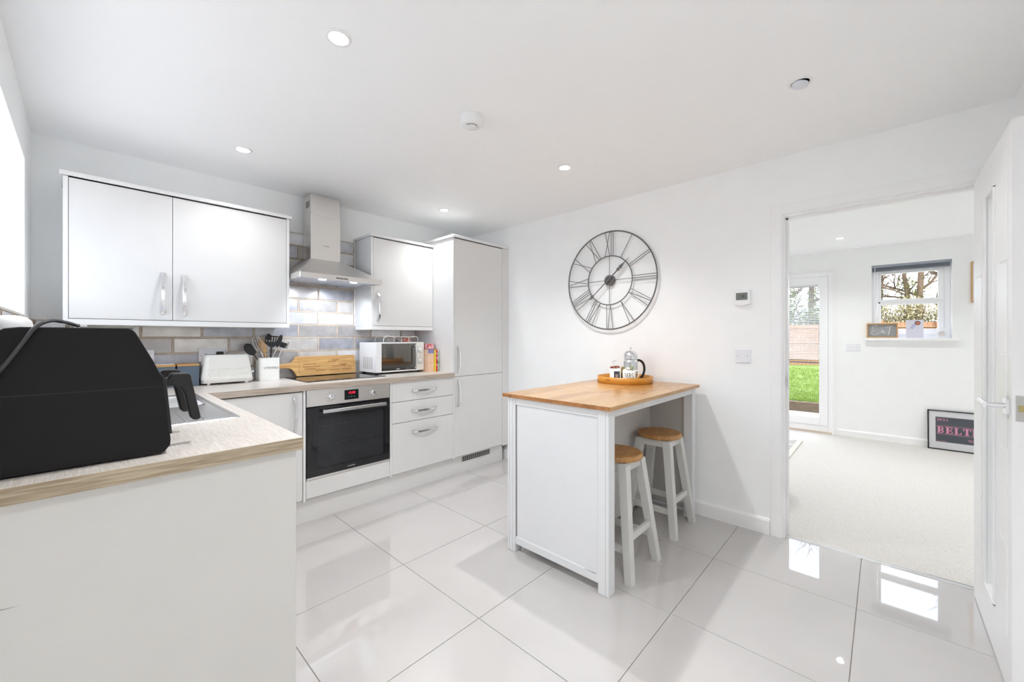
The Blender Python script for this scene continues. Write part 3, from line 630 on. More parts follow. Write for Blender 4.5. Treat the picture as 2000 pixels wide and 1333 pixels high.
def utensil(name, label, cat, base, tip, head, shaft_m, r=.0035):
    t = thing(name, label, cat, base, 'utensils standing in the cream pot')
    b, e = Vector(base), Vector(tip); MB().tube([b, b.lerp(e, .5), e], r, 8).build('handle', shaft_m, t)
    d = (e - b).normalized(); ang = math.atan2(d.x, d.z)
    T = Matrix.Translation(e) @ Matrix.Rotation(ang, 4, 'Y')   # local z along the shaft, x sideways, -y to the room
    hm, mm = head; hm.xf(T); hm.build('head', mm, t)
def ellips(w, h, th=.004, curve=0):   # flat oval head growing from z=0
    m = MB(); n = 20
    out = [(w * math.sin(2 * PI * k / n), h * (1 - math.cos(2 * PI * k / n))) for k in range(n)]
    rings = []
    for (sc_, y) in ((.86, -th), (1, -th * .4), (1, th * .4), (.8, th)):
        rings.append([(x * sc_, y, h + (z - h) * sc_) for x, z in out])
    return m.loft(rings)
zb = ZW + .006
m = MB(); m.loft([[(-.012, -.002, 0), (.012, -.002, 0), (.012, .002, 0), (-.012, .002, 0)], [(-.041, -.002, .025), (.041, -.002, .025), (.041, .002, .025), (-.041, .002, .025)], [(-.045, -.002, .038), (.045, -.002, .038), (.045, .002, .038), (-.045, .002, .038)]], smooth=False)
for k in range(6): m.box(-.045 + k * .0166, -.038 + k * .0166, -.002, .002, .038, .074)
m.loft([[(-.045, -.002, .074), (.045, -.002, .074), (.045, .002, .074), (-.045, .002, .074)], [(-.036, -.002, .083), (.036, -.002, .083), (.036, .002, .083), (-.036, .002, .083)]], smooth=False)
utensil('slotted_turner', 'wide black slotted turner in the middle of the utensil pot', 'turner', (.905, 3.235, zb), (.922, 3.235, 1.150), (m, M_BLACKP), M_BLACKP, .005)
utensil('ladle', 'black rounded ladle behind the slotted turner', 'ladle', (.90, 3.285, zb), (.918, 3.288, 1.20), (ellips(.018, .024, .010), M_BLACKP), M_CHROME)
utensil('solid_spoon', 'black spoon leaning left out of the utensil pot', 'spoon', (.93, 3.255, zb), (.815, 3.245, 1.098), (ellips(.030, .046, .006), M_BLACKP), M_BLACKP)
utensil('wooden_spoon', 'pale wooden spoon left of the slotted turner', 'spoon', (.895, 3.262, zb), (.868, 3.255, 1.135), (ellips(.023, .040, .005), M_WOODU), M_WOODU, .005)
utensil('wooden_spatula', 'second pale wooden utensil tilted behind the whisk', 'spatula', (.915, 3.225, zb), (.876, 3.222, 1.110), (ellips(.018, .042, .003), M_WOODU), M_WOODU, .005)
utensil('spatula', 'narrow black spatula leaning right out of the pot', 'spatula', (.885, 3.275, zb), (.965, 3.262, 1.150), (ellips(.016, .048, .003), M_BLACKP), M_CHROME)
m = MB()
m.add([(-.018, 0, .01), (.018, 0, .01), (.024, 0, .05), (-.024, 0, .05), (-.018, .006, .01), (.018, .006, .01), (.024, .006, .05), (-.024, .006, .05)], [(0, 1, 2, 3), (7, 6, 5, 4), (0, 4, 5, 1), (1, 5, 6, 2), (2, 6, 7, 3), (3, 7, 4, 0)])
for k in range(5):
    m.box(.022, .032, -.004, .002, .012 + k * .0105, .017 + k * .0105); m.box(-.034, -.022, -.004, .002, .012 + k * .0105, .017 + k * .0105)
utensil('pasta_server', 'black toothed pasta server at the right of the pot', 'pasta server', (.93, 3.296, zb), (1.005, 3.285, 1.135), (m, M_BLACKP), M_CHROME, .003)
m = MB()
for k in range(6):
    a = PI * k / 6; pts = []
    for j in range(13):
        u = j / 12 * PI; q = .032 * math.sin(u) ** .7 if 0 < u < PI else 0; zz_ = .105 * (1 - abs(math.cos(u / 1)) ** 1) if 0 else .052 * (1 - math.cos(u))
        pts.append((q * math.cos(a), q * math.sin(a), zz_))
    m.tube(pts, .0011, 5); m.tube([(-p[0], -p[1], p[2]) for p in pts], .0011, 5)
utensil('balloon_whisk', 'steel balloon whisk at the left of the utensil pot', 'whisk', (.925, 3.240, zb), (.852, 3.228, 1.125), (m, M_CHROME), M_CHROME, .006)
# blue canisters
for (a, b, lab) in ((.392, .500, 'slate blue box with wooden lid next to the toaster'), (.275, .383, 'slate blue box with wooden lid half hidden behind the fryer handles')):
    t = thing('storage_box', lab, 'storage box', ((a + b) / 2, 3.26, ZW), 'blue boxes with wooden lids')
    box(a, b, 3.195, 3.318, ZW + .0005, ZW + .128).build('body', M_BLUEG, t, .003, 2)
    box(a - .001, b + .001, 3.193, 3.320, ZW + .1282, ZW + .141).build('lid', M_LIDW, t, .002, 2)
m = MB(); m.loft([[(.262, 3.20, 1.0545), (.378, 3.20, 1.0545), (.385, 3.31, 1.0545), (.265, 3.31, 1.0545)], [(.262, 3.20, 1.0575), (.380, 3.20, 1.0575), (.387, 3.31, 1.0575), (.265, 3.31, 1.0575)]], smooth=False)
tag(m.build('folded_paper', M_MOUNT), 'folded white paper lying on the hidden slate blue box', 'paper')
# sockets
def socket(x0, x1, z0, z1, lab, n=2):
    y = YB - .0095
    t = thing('power_socket', lab, 'socket', ((x0 + x1) / 2, y, z0), 'sockets on the splashback')
    box(x0, x1, y - .008, y, z0, z1).build('plate', M_SWITCH, t, .003, 2)
    w = (x1 - x0) / n
    for k in range(n):
        c = x0 + w * (k + .5)
        box(c + .012, c + .022, y - .011, y - .008, z1 - .03, z1 - .012).build('rocker', M_SWITCH, t, .001, 1)
        MB().box(c - .003, c + .003, y - .0086, y - .0082, z0 + .045, z0 + .055).box(c - .012, c - .006, y - .0086, y - .0082, z0 + .025, z0 + .029).box(c + .006, c + .012, y - .0086, y - .0082, z0 + .025, z0 + .029).build('pin_slot', M_INK, t)
    for c in (x0 + .012, x1 - .012): MB().lathe([(.003, 0), (.0028, .001)], (0, 0, 0), 10).xf(Matrix.Translation((c, y - .008, (z0 + z1) / 2)) @ Matrix.Rotation(PI / 2, 4, 'X')).build('screw', M_CHROME, t)
    return t
t = socket(.516, .667, 1.057, 1.145, 'white double socket behind the toaster')
m = MB(); m.box(.61, .65, 3.298, 3.3215, 1.085, 1.125); tag(m.build('power_plug', M_BLACKP, None, .006, 2), 'black plug pushed into the socket behind the toaster', 'plug')
socket(.150, .298, 1.06, 1.145, 'white double socket partly hidden by the air fryer')

# ================================================================== ISLAND
IX0, IX1, IY0, IY1 = 1.67, 2.842, .940, 1.592; IZ = .880
t = thing('kitchen_island', 'small pale grey kitchen island with oak block top against the wall', 'kitchen island', (2.25, 1.27, 0))
LW = .058
for (a, b) in ((IX0, IY0), (IX0, IY1 - LW), (IX1 - LW, IY0), (IX1 - LW, IY1 - LW)):
    MB().box(a, a + LW, b, b + LW, 0.0008, IZ).build('leg', M_ISL, t, .0025, 2)
def front(x, sg):     # an end face: rails, recessed panel
    xa, xb = sorted((x + sg * .004, x + sg * .024))
    box(xa, xb, IY0 + LW, IY1 - LW, .838, IZ).build('top_rail', M_ISL, t, .002, 1)
    box(xa, xb, IY0 + LW, IY1 - LW, .046, .088).build('bottom_rail', M_ISL, t, .002, 1)
    xa, xb = sorted((x + sg * .012, x + sg * .020))
    box(xa, xb, IY0 + LW - .004, IY1 - LW + .004, .088, .838).build('end_panel', M_ISL, t)
front(IX0, 1); front(IX1, -1)
for gy in (IY0 + .016, IY1 - .016, IY1 - .040):
    box(IX0 - .0003, IX0 + .001, gy, gy + .0011, .003, IZ - .003).build('leg_groove', M_GAP, t)
box(IX0 + .008, IX0 + .0118, IY1 - LW - .0035, IY1 - LW - .0005, .088, .838).build('panel_gap', M_GAP, t)
MB().add([(IX0 + .0034, IY0 + LW + .004, .090), (IX0 + .0034, IY0 + LW + .075, .0895), (IX0 + .0034, IY0 + LW + .07, .0875), (IX0 + .0034, IY0 + LW + .02, .086)], [(0, 1, 2, 3)]).build('chipped_paint', M_GAP, t)
box(IX0 + LW, IX1 - LW, IY0 + .004, IY0 + .024, .840, IZ).build('top_rail', M_ISL, t, .002, 1)
box(IX0 + LW, IX1 - LW, IY1 - .024, IY1 - .004, .840, IZ).build('top_rail', M_ISL, t, .002, 1)
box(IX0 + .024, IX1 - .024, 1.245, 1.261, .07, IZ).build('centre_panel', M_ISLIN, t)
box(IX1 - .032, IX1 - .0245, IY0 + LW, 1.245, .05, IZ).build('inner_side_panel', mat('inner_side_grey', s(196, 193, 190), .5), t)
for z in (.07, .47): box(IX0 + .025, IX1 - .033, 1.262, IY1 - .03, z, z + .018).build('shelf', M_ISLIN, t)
# staves of the top
TX0, TX1, TY0_, TY1_ = 1.650, 2.862, .920, 1.615
rnd = random.Random(11); y = TY0_; n = 9; w = (TY1_ - TY0_) / n
for k in range(n):
    xs = [TX0]; x = TX0 + rnd.uniform(.15, .55)
    while x < TX1 - .12: xs.append(x); x += rnd.uniform(.35, .6)
    xs.append(TX1)
    for a, b in zip(xs, xs[1:]):
        sv = box(a + .0001, b - .0001, y + .0001, y + w - .0001, IZ + .0003, .8995)
        if a == TX0: sv.m[5] = 1
        sv.build('stave', [rnd.choice(BUTCH), M_ENDG], t)
    y += w
ZI = .8995
# stools
def stool():
    t = thing('bar_stool', '', 'stool', (0, 0, 0), 'wooden-seat stools under the island')
    MB().lathe([(.120, .572), (.134, .574), (.1375, .580), (.1375, .594), (.134, .600), (.125, .602)], (0, 0, 0), 40).build('seat', M_SEAT, t)
    A, B, h0, wt, wb_ = .155, .088, .566, .024, .020
    def c(sx, sy, z):
        u = 1 - z / h0; return (sx * (B + (A - B) * u), sy * (B + (A - B) * u))
    for sx in (-1, 1):
        for sy in (-1, 1):
            rings = []
            for z, w in ((.0008, wb_), (h0, wt)):
                x, y = c(sx, sy, z); rings.append([(x - w, y - w, z), (x + w, y - w, z), (x + w, y + w, z), (x - w, y + w, z)])
            MB().loft(rings, smooth=False).build('leg', M_STOOL, t, .002, 2)
    MB().box(-B - .02, B + .02, -B - .016, -B + .016, .528, .571).box(-B - .02, B + .02, B - .016, B + .016, .528, .571).box(-B - .016, -B + .016, -B, B, .528, .571).box(B - .016, B + .016, -B, B, .528, .571).build('apron', M_STOOL, t, .001, 1)
    for (z, ax) in ((.205, 'x'), (.205, 'y')):
        x, y = c(1, 1, z); q = x + .004
        for sg in (-1, 1):
            m = MB()
            if ax == 'x': m.box(-q, q, sg * x - .009, sg * x + .009, z - .017, z + .017)
            else: m.box(sg * x - .009, sg * x + .009, -q, q, z - .017 - .06, z + .017 - .06)
            m.build('stretcher', M_STOOL, t, .001, 1)
    return t
s1 = stool(); s1.location = (1.992, 1.072, 0); s1['label'] = 'wooden-seat grey stool nearest the island front leg'
s2 = copy_tree(s1); s2.location = (2.585, 1.082, 0); s2['label'] = 'wooden-seat grey stool tucked beside the wall end of the island'
# tray
TC = (2.655, 1.365)
t = thing('oval_tray', 'honey coloured wooden tray on the island holding mugs and cafetiere', 'tray', (*TC, ZI))
def oval(r, z, n=48): return [(TC[0] + r * math.copysign(abs(math.cos(2 * PI * k / n)) ** .9, math.cos(2 * PI * k / n)), TC[1] + (r) * math.copysign(abs(math.sin(2 * PI * k / n)) ** .9, math.sin(2 * PI * k / n)), z) for k in range(n)]
m = MB(); z0 = ZI + .0006
m.loft([oval(.184, z0), oval(.188, z0 + .003), oval(.1885, z0 + .045), oval(.183, z0 + .045), oval(.181, z0 + .007)]); m.build('tray_body', M_TRAY, t)
for a0 in (PI - .28, -.28):
    m = MB(); n = 8; rings = []
    for k in range(n + 1):
        a = a0 - .23 + .46 * k / n; rr_ = .1888; h = .006 if 0 < k < n else .003
        x, y = TC[0] + rr_ * math.cos(a), TC[1] + rr_ * math.sin(a); x2, y2 = TC[0] + (rr_ + .0015) * math.cos(a), TC[1] + (rr_ + .0015) * math.sin(a)
        rings.append([(x, y, z0 + .026 - h), (x2, y2, z0 + .026 - h), (x2, y2, z0 + .026 + h), (x, y, z0 + .026 + h)])
    m.loft(rings, smooth=False); m.build('handle_slot', mat('slot_shadow_brown', s(180, 122, 48), .6), t)
ZT_ = z0 + .0075
def mug(c, r, h, name, label, m_):
    t = thing(name, label, 'mug', (*c, ZT_))
    MB().lathe([(r * .8, 0), (r * .97, .004), (r, .012), (r, h), (r - .003, h), (r - .0035, .008)], (*c, ZT_ + .0003), 32).build('body', m_, t)
    return t
# picture mug
c = (2.530, 1.372)
t = mug(c, .038, .098, 'picture_mug', 'white mug printed with a dark photo on the tray', M_CREAM)
va = math.atan2(-c[1], -c[0])    # direction towards the kitchen side
def patch(r, a0, a1, z0, z1, c, nm, mt, par):
    m = MB(); n = 8; vs = []
    for k in range(n + 1):
        a = a0 + (a1 - a0) * k / n; vs += [(c[0] + r * math.cos(a), c[1] + r * math.sin(a), z0), (c[0] + r * math.cos(a), c[1] + r * math.sin(a), z1)]
    m.add(vs, [(2 * k, 2 * k + 2, 2 * k + 3, 2 * k + 1) for k in range(n)]); m.build(nm, mt, par)
patch(.0384, va + -.25, va + .95, ZT_ + .012, ZT_ + .080, c, 'photo_print', mat('photo_dark_blue', s(60, 66, 80), .4, col2=s(90, 96, 112), vscale=60), t)
patch(.0387, va + .05, va + .50, ZT_ + .012, ZT_ + .058, c, 'photo_print', mat('photo_pale', s(210, 200, 198), .4, col2=s(150, 140, 145), vscale=60), t)
patch(.0387, va + -.22, va + .0, ZT_ + .012, ZT_ + .035, c, 'photo_print', mat('photo_pale', s(210, 200, 198)), t)
def tuft(c, z, r, n, col, name, label, cat, seed, sz=.009, up=.02):
    rn = random.Random(seed); m = MB()
    for _ in range(n):
        a, q = rn.uniform(0, 2 * PI), r * math.sqrt(rn.random()); p = Vector((c[0] + q * math.cos(a), c[1] + q * math.sin(a), z + rn.uniform(.003, up)))
        m.ball(p, sz * rn.uniform(.6, 1), seg=6, sz=rn.uniform(.5, 1))
    return tag(m.build(name, col), label, cat, None, 'stuff')
tuft(c, ZT_ + .090, .030, 26, mat('potpourri_pink', s(176, 62, 84), .7, col2=s(120, 118, 60), vscale=50), 'potpourri', 'pink and green dried flowers heaped in the picture mug', 'potpourri', 4)
t = thing('pick_ornament', 'tiny clear stem ornament standing in the picture mug', 'ornament', (2.52, 1.375, ZT_ + .09))
MB().tube([(2.522, 1.375, ZT_ + .085), (2.520, 1.375, ZT_ + .125), (2.517, 1.377, ZT_ + .145)], .0016, 6).build('stem', M_GLASSV, t)
MB().tube([(2.508, 1.386, ZT_ + .140), (2.520, 1.375, ZT_ + .150), (2.529, 1.366, ZT_ + .153)], .004, 8).build('top_piece', M_GLASSV, t)
# MRS mug
c = (2.562, 1.285)
t = mug(c, .043, .088, 'lettered_mug', 'cream mug lettered MRS in front of the cafetiere', M_CREAM)
rd = Vector((.682, -.731, 0))    # sideways, to the right of the camera
hp = [Vector((c[0], c[1], 0)) + rd * a + Vector((0, 0, ZT_ + b)) for a, b in ((.040, .072), (.050, .084), (.062, .085), (.069, .074), (.066, .056), (.056, .038), (.046, .022), (.041, .018))]
MB().tube(smooth(hp), .0045, 8).build('handle', M_CREAM, t)
def glyph(strokes, a0, z0, sc_, r, c, par, name='letter', sx=.75):
    # strokes: polygons (u,w) wrapped on the mug surface
    m = MB()
    for poly in strokes:
        vs = []
        for u, w in poly:
            a = a0 + u * sx * sc_ / r; vs.append((c[0] + r * math.cos(a), c[1] + r * math.sin(a), z0 + w * sc_))
        m.add(vs, [list(range(len(vs)))])
    return m.build(name, M_INK, par)
bar = lambda x0, x1, y0, y1, sk=0: [(x0, y0), (x1, y0), (x1 + sk, y1), (x0 + sk, y1)]
def arcband(cx_, cy_, r0, r1, a0, a1, n=8, sy=1.0):
    out = []
    for k in range(n):
        p, q = a0 + (a1 - a0) * k / n, a0 + (a1 - a0) * (k + 1) / n
        out.append([(cx_ + r0 * math.cos(p), cy_ + sy * r0 * math.sin(p)), (cx_ + r1 * math.cos(p), cy_ + sy * r1 * math.sin(p)), (cx_ + r1 * math.cos(q), cy_ + sy * r1 * math.sin(q)), (cx_ + r0 * math.cos(q), cy_ + sy * r0 * math.sin(q))])
    return out
GM = [bar(0, .06, 0, 1), bar(-.08, .14, 0, .05), bar(.0, .12, 1, 1.0, 0), [(.04, 1), (.18, 1), (.47, .12), (.38, .12)], [(.72, 1), (.66, 1), (.38, .12), (.44, .12)], bar(.66, .80, 0, 1), bar(.58, .88, 0, .05), bar(.66, .88, .95, 1), bar(-.08, .12, .95, 1)]
GR = [bar(0, .14, 0, 1), bar(-.08, .22, 0, .05), bar(-.08, .2, .95, 1)] + arcband(.2, .74, .18, .28, -PI / 2, PI / 2) + [bar(.1, .22, .96, 1.01), bar(.1, .22, .46, .51), [(.2, .5), (.32, .5), (.62, .03), (.48, .03)]]
GS = arcband(.25, .72, .17, .27, PI * .15, PI * 1.5) + arcband(.25, .27, .17, .27, PI * .5, -PI * .85)
va = math.atan2(-c[1] + 0, -c[0]) + .02
glyph(GM, va - .72, ZT_ + .036, .035, .0435, c, t); glyph(GR, va - .06, ZT_ + .036, .035, .0435, c, t); glyph(GS, va + .36, ZT_ + .033, .037, .0435, c, t)
tuft(c, ZT_ + .078, .030, 10, mat('white_fluff', s(238, 236, 232), .9), 'cotton_fluff', 'white fluffy filling in the MRS mug', 'decoration', 8, .016, .024)
m = MB(); rn = random.Random(5)
for k in range(16):
    a = rn.uniform(0, 2 * PI); q = rn.uniform(.01, .034); p0 = Vector((c[0], c[1], ZT_ + .088)) + Vector((math.cos(a) * q, math.sin(a) * q, 0)); p1 = p0 + Vector((math.cos(a) * .014, math.sin(a) * .014, rn.uniform(.010, .030)))
    sd = (p1 - p0).cross(Vector((0, 0, 1))).normalized() * .005; mid = p0.lerp(p1, .5)
    m.add([p0, mid + sd, p1, mid - sd], [(0, 1, 2, 3)])
tag(m.build('artificial_sprig', mat('sprig_green', s(120, 140, 70), .6)), 'green sprigs standing in the MRS mug', 'leaves', None, 'stuff')
# another sprig between mugs
tuft((2.575, 1.345), ZT_ + .002, .020, 40, mat('dried_moss', s(128, 118, 66), .8, col2=s(190, 150, 90), vscale=60), 'dried_moss', 'brown and green dried moss ball between the two mugs', 'decoration', 12, .011, .10)
# cafetiere
c = (2.700, 1.342)
t = thing('cafetiere', 'glass and chrome cafetiere with black handle on the tray', 'cafetiere', (*c, ZT_))
z = ZT_ + .0004
MB().lathe([(.044, .006), (.0455, .010), (.0455, .175), (.047, .181), (.0455, .181), (.0435, .174), (.0435, .012)], (*c, z), 32).build('glass_beaker', M_GLASSV, t)
m = MB(); m.lathe([(.0465, .135), (.0465, .152), (.0478, .152), (.0478, .135)], (*c, z), 32)
m.lathe([(.0465, .0), (.0465, .014), (.048, .014), (.048, .0)], (*c, z), 32)
for k in range(4):
    a = k * PI / 2 + .6; m.tube([(c[0] + .0475 * math.cos(a), c[1] + .0475 * math.sin(a), z + .008), (c[0] + .0475 * math.cos(a), c[1] + .0475 * math.sin(a), z + .145)], .0022, 6)
m.build('chrome_frame', M_CHROME, t)
m = MB(); m.lathe([(.049, .182), (.050, .188), (.048, .196), (.040, .206), (.022, .216), (.006, .219)], (*c, z), 32); m.tube([(*c, z + .03), (*c, z + .228)], .002, 8); m.ball((*c, z + .236), .0085)
ld = m.build('lid', M_CHROME, t)
MB().lathe([(.042, .03), (.0425, .033), (.042, .037)], (*c, z), 24).build('plunger_disc', M_CHROME, t)
hp = [Vector((c[0], c[1], 0)) + rd * a + Vector((0, 0, z + b)) for a, b in ((.047, .146), (.060, .148), (.078, .140), (.092, .122), (.099, .095), (.097, .065), (.086, .036), (.072, .020))]
MB().tube(smooth(hp), .0085, 10).build('handle', M_FRYERD, t)

# ================================================================== WALL ITEMS
# clock
CX, CY, CZ, R1, R2 = 2.872, 1.610, 1.678, .392, .196
t = thing('wall_clock', 'large round grey metal skeleton clock with roman numerals on the wall', 'clock', (XR - .001, CY, CZ))
W3 = lambda u, w, o=0: (CX - o, CY - u, CZ + w)
def ring(r, tr, n=72): return [W3(r * math.sin(2 * PI * k / n), r * math.cos(2 * PI * k / n)) for k in range(n)]
def torus(r, tr, n=72, sg=8):
    m = MB(); vs = []; fs = []
    for k in range(n):
        a = 2 * PI * k / n
        for j in range(sg):
            b = 2 * PI * j / sg; q = r + tr * math.cos(b); vs.append(W3(q * math.sin(a), q * math.cos(a), tr * math.sin(b)))
    for k in range(n):
        for j in range(sg): fs.append((k * sg + j, ((k + 1) % n) * sg + j, ((k + 1) % n) * sg + (j + 1) % sg, k * sg + (j + 1) % sg))
    m.add(vs, fs, 0, True); return m
torus(R1, .0055).build('outer_ring', M_CLOCK, t); torus(R2, .0045).build('inner_ring', M_CLOCK, t)
NUM = ['I', 'II', 'III', 'IV', 'V', 'VI', 'VII', 'VIII', 'IX', 'X', 'XI', 'XII']
for i, nm in enumerate(NUM):
    a = 2 * PI * (i + 1) / 12; wd = {'I': .018, 'V': .050, 'X': .050}; tot = sum(wd[ch] for ch in nm); x = -tot / 2; m = MB()
    if nm == 'I': x = -.009
    def Q(u, r_): return W3(r_ * math.sin(a) + u * math.cos(a), r_ * math.cos(a) - u * math.sin(a))
    for ch in nm:
        w = wd[ch]
        # keep bars inside both rings
        lo = lambda u: math.sqrt(max(R2 * R2 - u * u, 0)); hi = lambda u: math.sqrt(R1 * R1 - u * u)
        if ch == 'I': u = x + w / 2; L_ = [(u, u)]
        elif ch == 'V': L_ = [(x + w / 2, x + .004), (x + w / 2, x + w - .004)]
        else: L_ = [(x + .004, x + w - .004), (x + w - .004, x + .004)]
        for u0, u1 in L_: m.tube([Q(u0, lo(u0)), Q(u1, hi(u1))], .0026, 6)
        x += w
    m.build('numeral', M_CLOCK, t)
for k in range(4):
    a = k * PI / 2; MB().tube([W3(.03 * math.sin(a), .03 * math.cos(a)), W3(R2 * math.sin(a), R2 * math.cos(a))], .0024, 6).build('spoke', M_CLOCK, t)
RX = Matrix.Translation((CX, CY, CZ)) @ Matrix.Rotation(-PI / 2, 4, 'Y')
hubm = MB().lathe([(.043, -.020), (.043, .006), (.040, .009)], (0, 0, 0), 32).xf(RX); hubm.build('hub', M_CLOCK, t)
MB().lathe([(.026, .009), (.026, .014), (.004, .0145), (.004, .024)], (0, 0, 0), 24).xf(RX).build('hub_cap', M_CLOCK, t)
def hand(a, prof, o, name):
    L_ = [(u, r_) for r_, u in prof] + [(-u, r_) for r_, u in reversed(prof)]
    m = MB(); vs = [W3(r_ * math.sin(a) + u * math.cos(a), r_ * math.cos(a) - u * math.sin(a), o + oo) for oo in (0, .002) for u, r_ in L_]; n = len(L_)
    m.add(vs, [list(range(n)), list(range(n, 2 * n))[::-1]] + [(i, (i + 1) % n, n + (i + 1) % n, n + i) for i in range(n)]); m.build(name, M_CLOCK, t)
hand(math.radians(48), [(-.03, .006), (.05, .005), (.10, .006), (.112, .014), (.122, .014), (.130, .009), (.14, .017), (.155, .012), (.185, .004), (.235, .001)], .018, 'hour_hand')
hand(math.radians(229), [(-.03, .005), (.16, .0035), (.175, .004), (.19, .016), (.205, .012), (.225, .002)], .0215, 'minute_hand')
for (u, w) in ((0, .36), (0, -.36)): MB().tube([(CX, CY - u, CZ + math.copysign(R1, w)), (XR - .001, CY - u, CZ + math.copysign(R1, w))], .004, 8).build('wall_bracket', M_CLOCK, t)
# thermostat
t = thing('thermostat', 'white wall thermostat with grey display reading 18', 'thermostat', (XR, .665, 1.43))
pts = [(.622, 1.527), (.710, 1.527), (.713, 1.522), (.713, 1.438), (.705, 1.431), (.667, 1.425), (.628, 1.431), (.619, 1.438), (.619, 1.522)]
MB().prism(pts, 'x', XR - .024, XR - .0005).build('body', M_WHITEP, t, .004, 2)
box(XR - .0252, XR - .024, .634, .700, 1.462, 1.508).build('screen', M_LCD, t)
text('18.', .024, (XR - .0256, .660, 1.484), RW, M_INK, t)
MB().box(XR - .0252, XR - .024, .648, .690, 1.443, 1.446).build('slider', M_CREAM, t)
def wall_switch(x, y0, y1, z0, z1, lab, rockers):
    t = thing('wall_switch', lab, 'switch', (x, (y0 + y1) / 2, z0))
    box(x - .009, x - .0004, y0, y1, z0, z1).build('plate', M_SWITCH, t, .003, 2)
    cy_, cz_ = (y0 + y1) / 2, (z0 + z1) / 2; k0 = -(rockers - 1) / 2
    for k in range(rockers): box(x - .0125, x - .009, cy_ + (k0 + k) * .022 - .006, cy_ + (k0 + k) * .022 + .006, cz_ - .013, cz_ + .013).build('rocker', M_SWITCH, t, .001, 1)
    for q in (-1, 1): MB().lathe([(.003, 0), (.0028, .0012)], (0, 0, 0), 10).xf(Matrix.Translation((x - .009, cy_ + q * .030, cz_)) @ Matrix.Rotation(-PI / 2, 4, 'Y')).build('screw', mat('dull_screw', (.35, .33, .3), .4, .8), t)
wall_switch(XR, .621, .709, 1.058, 1.145, 'white light switch on the wall below the thermostat', 1)
wall_switch(HX, .205, .340, 1.055, 1.142, 'white double switch beside the garden door in the next room', 2)
# smoke alarm
c = (1.315, 1.502, H)
t = thing('smoke_alarm', 'round white smoke alarm on the kitchen ceiling', 'smoke alarm', c)
MB().lathe([(.058, -.0005), (.0585, -.006), (.056, -.008), (.0565, -.028), (.052, -.033), (.050, -.040), (.040, -.047), (.004, -.0485)], c, 40).build('body', M_WHITEP, t)
m = MB()
for k in range(10):
    a = -.9 + k * .2 - 2.2; p = Vector((c[0] + .030 * math.cos(a), c[1] + .030 * math.sin(a), H - .0478)); m.ball(p, .0028, seg=6)
for k in range(3): m.ball((c[0] + .01 + k * .008, c[1] - .02, H - .0485), .0016, seg=6)
m.build('vent_hole', M_INKG, t)
# downlights
def downlight(x, y, z, lab, on=True, W_=None):
    t = thing('downlight', lab, 'downlight', (x, y, z), 'recessed ceiling downlights')
    if on:
        MB().lathe([(.0315, -.0002), (.0315, -.004), (.036, -.006), (.043, -.005), (.0455, -.0015), (.0455, -.0002)], (x, y, z), 36).build('bezel', M_WHITEP, t)
        MB().lathe([(.0305, -.0008), (.0305, -.0045)], (x, y, z), 28).build('lens', M_LENS, t)
    else:
        MB().lathe([(.0325, -.0002), (.0325, -.003), (.036, -.005), (.043, -.004), (.0455, -.001), (.0455, -.0002)], (x, y, z), 36).build('bezel', M_WHITEP, t)
        MB().lathe([(.028, -.014), (.030, -.012), (.030, .0)], (0, 0, 0), 28).xf(Matrix.Translation((x, y, z - .004)) @ Matrix.Rotation(.22, 4, 'X')).build('tilting_lens', M_LENSOFF, t)
    d = bpy.data.lights.new('downlight_beam', 'SPOT'); d.energy = W_; d.spot_size = math.radians(125); d.spot_blend = 1.0; d.shadow_soft_size = .02; d.color = LAMP_COL
    o = bpy.data.objects.new('downlight_beam', d); COL.objects.link(o); o.location = (x, y, z - .012)
    return t
downlight(.633, 1.457, H, 'lit ceiling downlight nearest the camera, above the worktop end', True, KL)
downlight(.632, 2.735, H, 'lit ceiling downlight above the left wall cabinet', True, KL * .3)
downlight(2.114, 2.767, H, 'lit ceiling downlight before the tall cupboard', True, KL * .5)
downlight(2.114, 1.506, H, 'lit ceiling downlight over the kitchen island', True, KL * 1.15)
downlight(2.099, .263, H, 'tilted ceiling downlight without visible glow near the doorway', False, KL * 1.2)  # unlit fitting; its beam is added to light the cabinet fronts
downlight(.633, .10, H, 'added ceiling downlight above the kitchen entrance, out of view', True, KL * 1.35)  # extra lamp behind the view, put in to supply light
downlight(5.596, .346, HL, 'lit ceiling downlight in the living room seen through the doorway', True, LL)
for (x, y, w_) in ((4.1, .346, 'just inside the doorway'), (5.596, 2.1, 'beside the garden door'), (4.1, 2.1, 'above the rug'), (5.596, -1.4, 'above the framed print'), (4.1, -1.4, 'behind the open kitchen door')):
    downlight(x, y, HL, 'added unseen living room ceiling downlight ' + w_, True, LL)  # unseen fittings, added to brighten the living room

# ================================================================== KITCHEN DOOR (open)
DX0, DX1, DYA, DYB = 2.105, 2.868, -.352, -.312
dr = MB()
dr.box(DX0, 2.38, DYA, DYB, .006, 1.952).box(2.56, DX1, DYA, DYB, .006, 1.952).box(2.38, 2.56, DYA, DYB, .006, .20).box(2.38, 2.56, DYA, DYB, 1.80, 1.952)
dr = structure(dr.build('door_1', M_TRIM))
box(2.38, 2.56, -.334, -.330, .20, 1.80).build('pane', M_FROST, dr)
m = MB()
for (a, b, c_, d_) in ((2.374, 2.386, .194, 1.806), (2.554, 2.566, .194, 1.806)): m.box(a, b, DYB, DYB + .006, c_, d_)
m.box(2.374, 2.566, DYB, DYB + .006, .188, .200); m.box(2.374, 2.566, DYB, DYB + .006, 1.80, 1.812)
m.build('glazing_bead', M_TRIM, dr, .001, 1)
zs = [.19, .512, .838, 1.164, 1.490, 1.82]
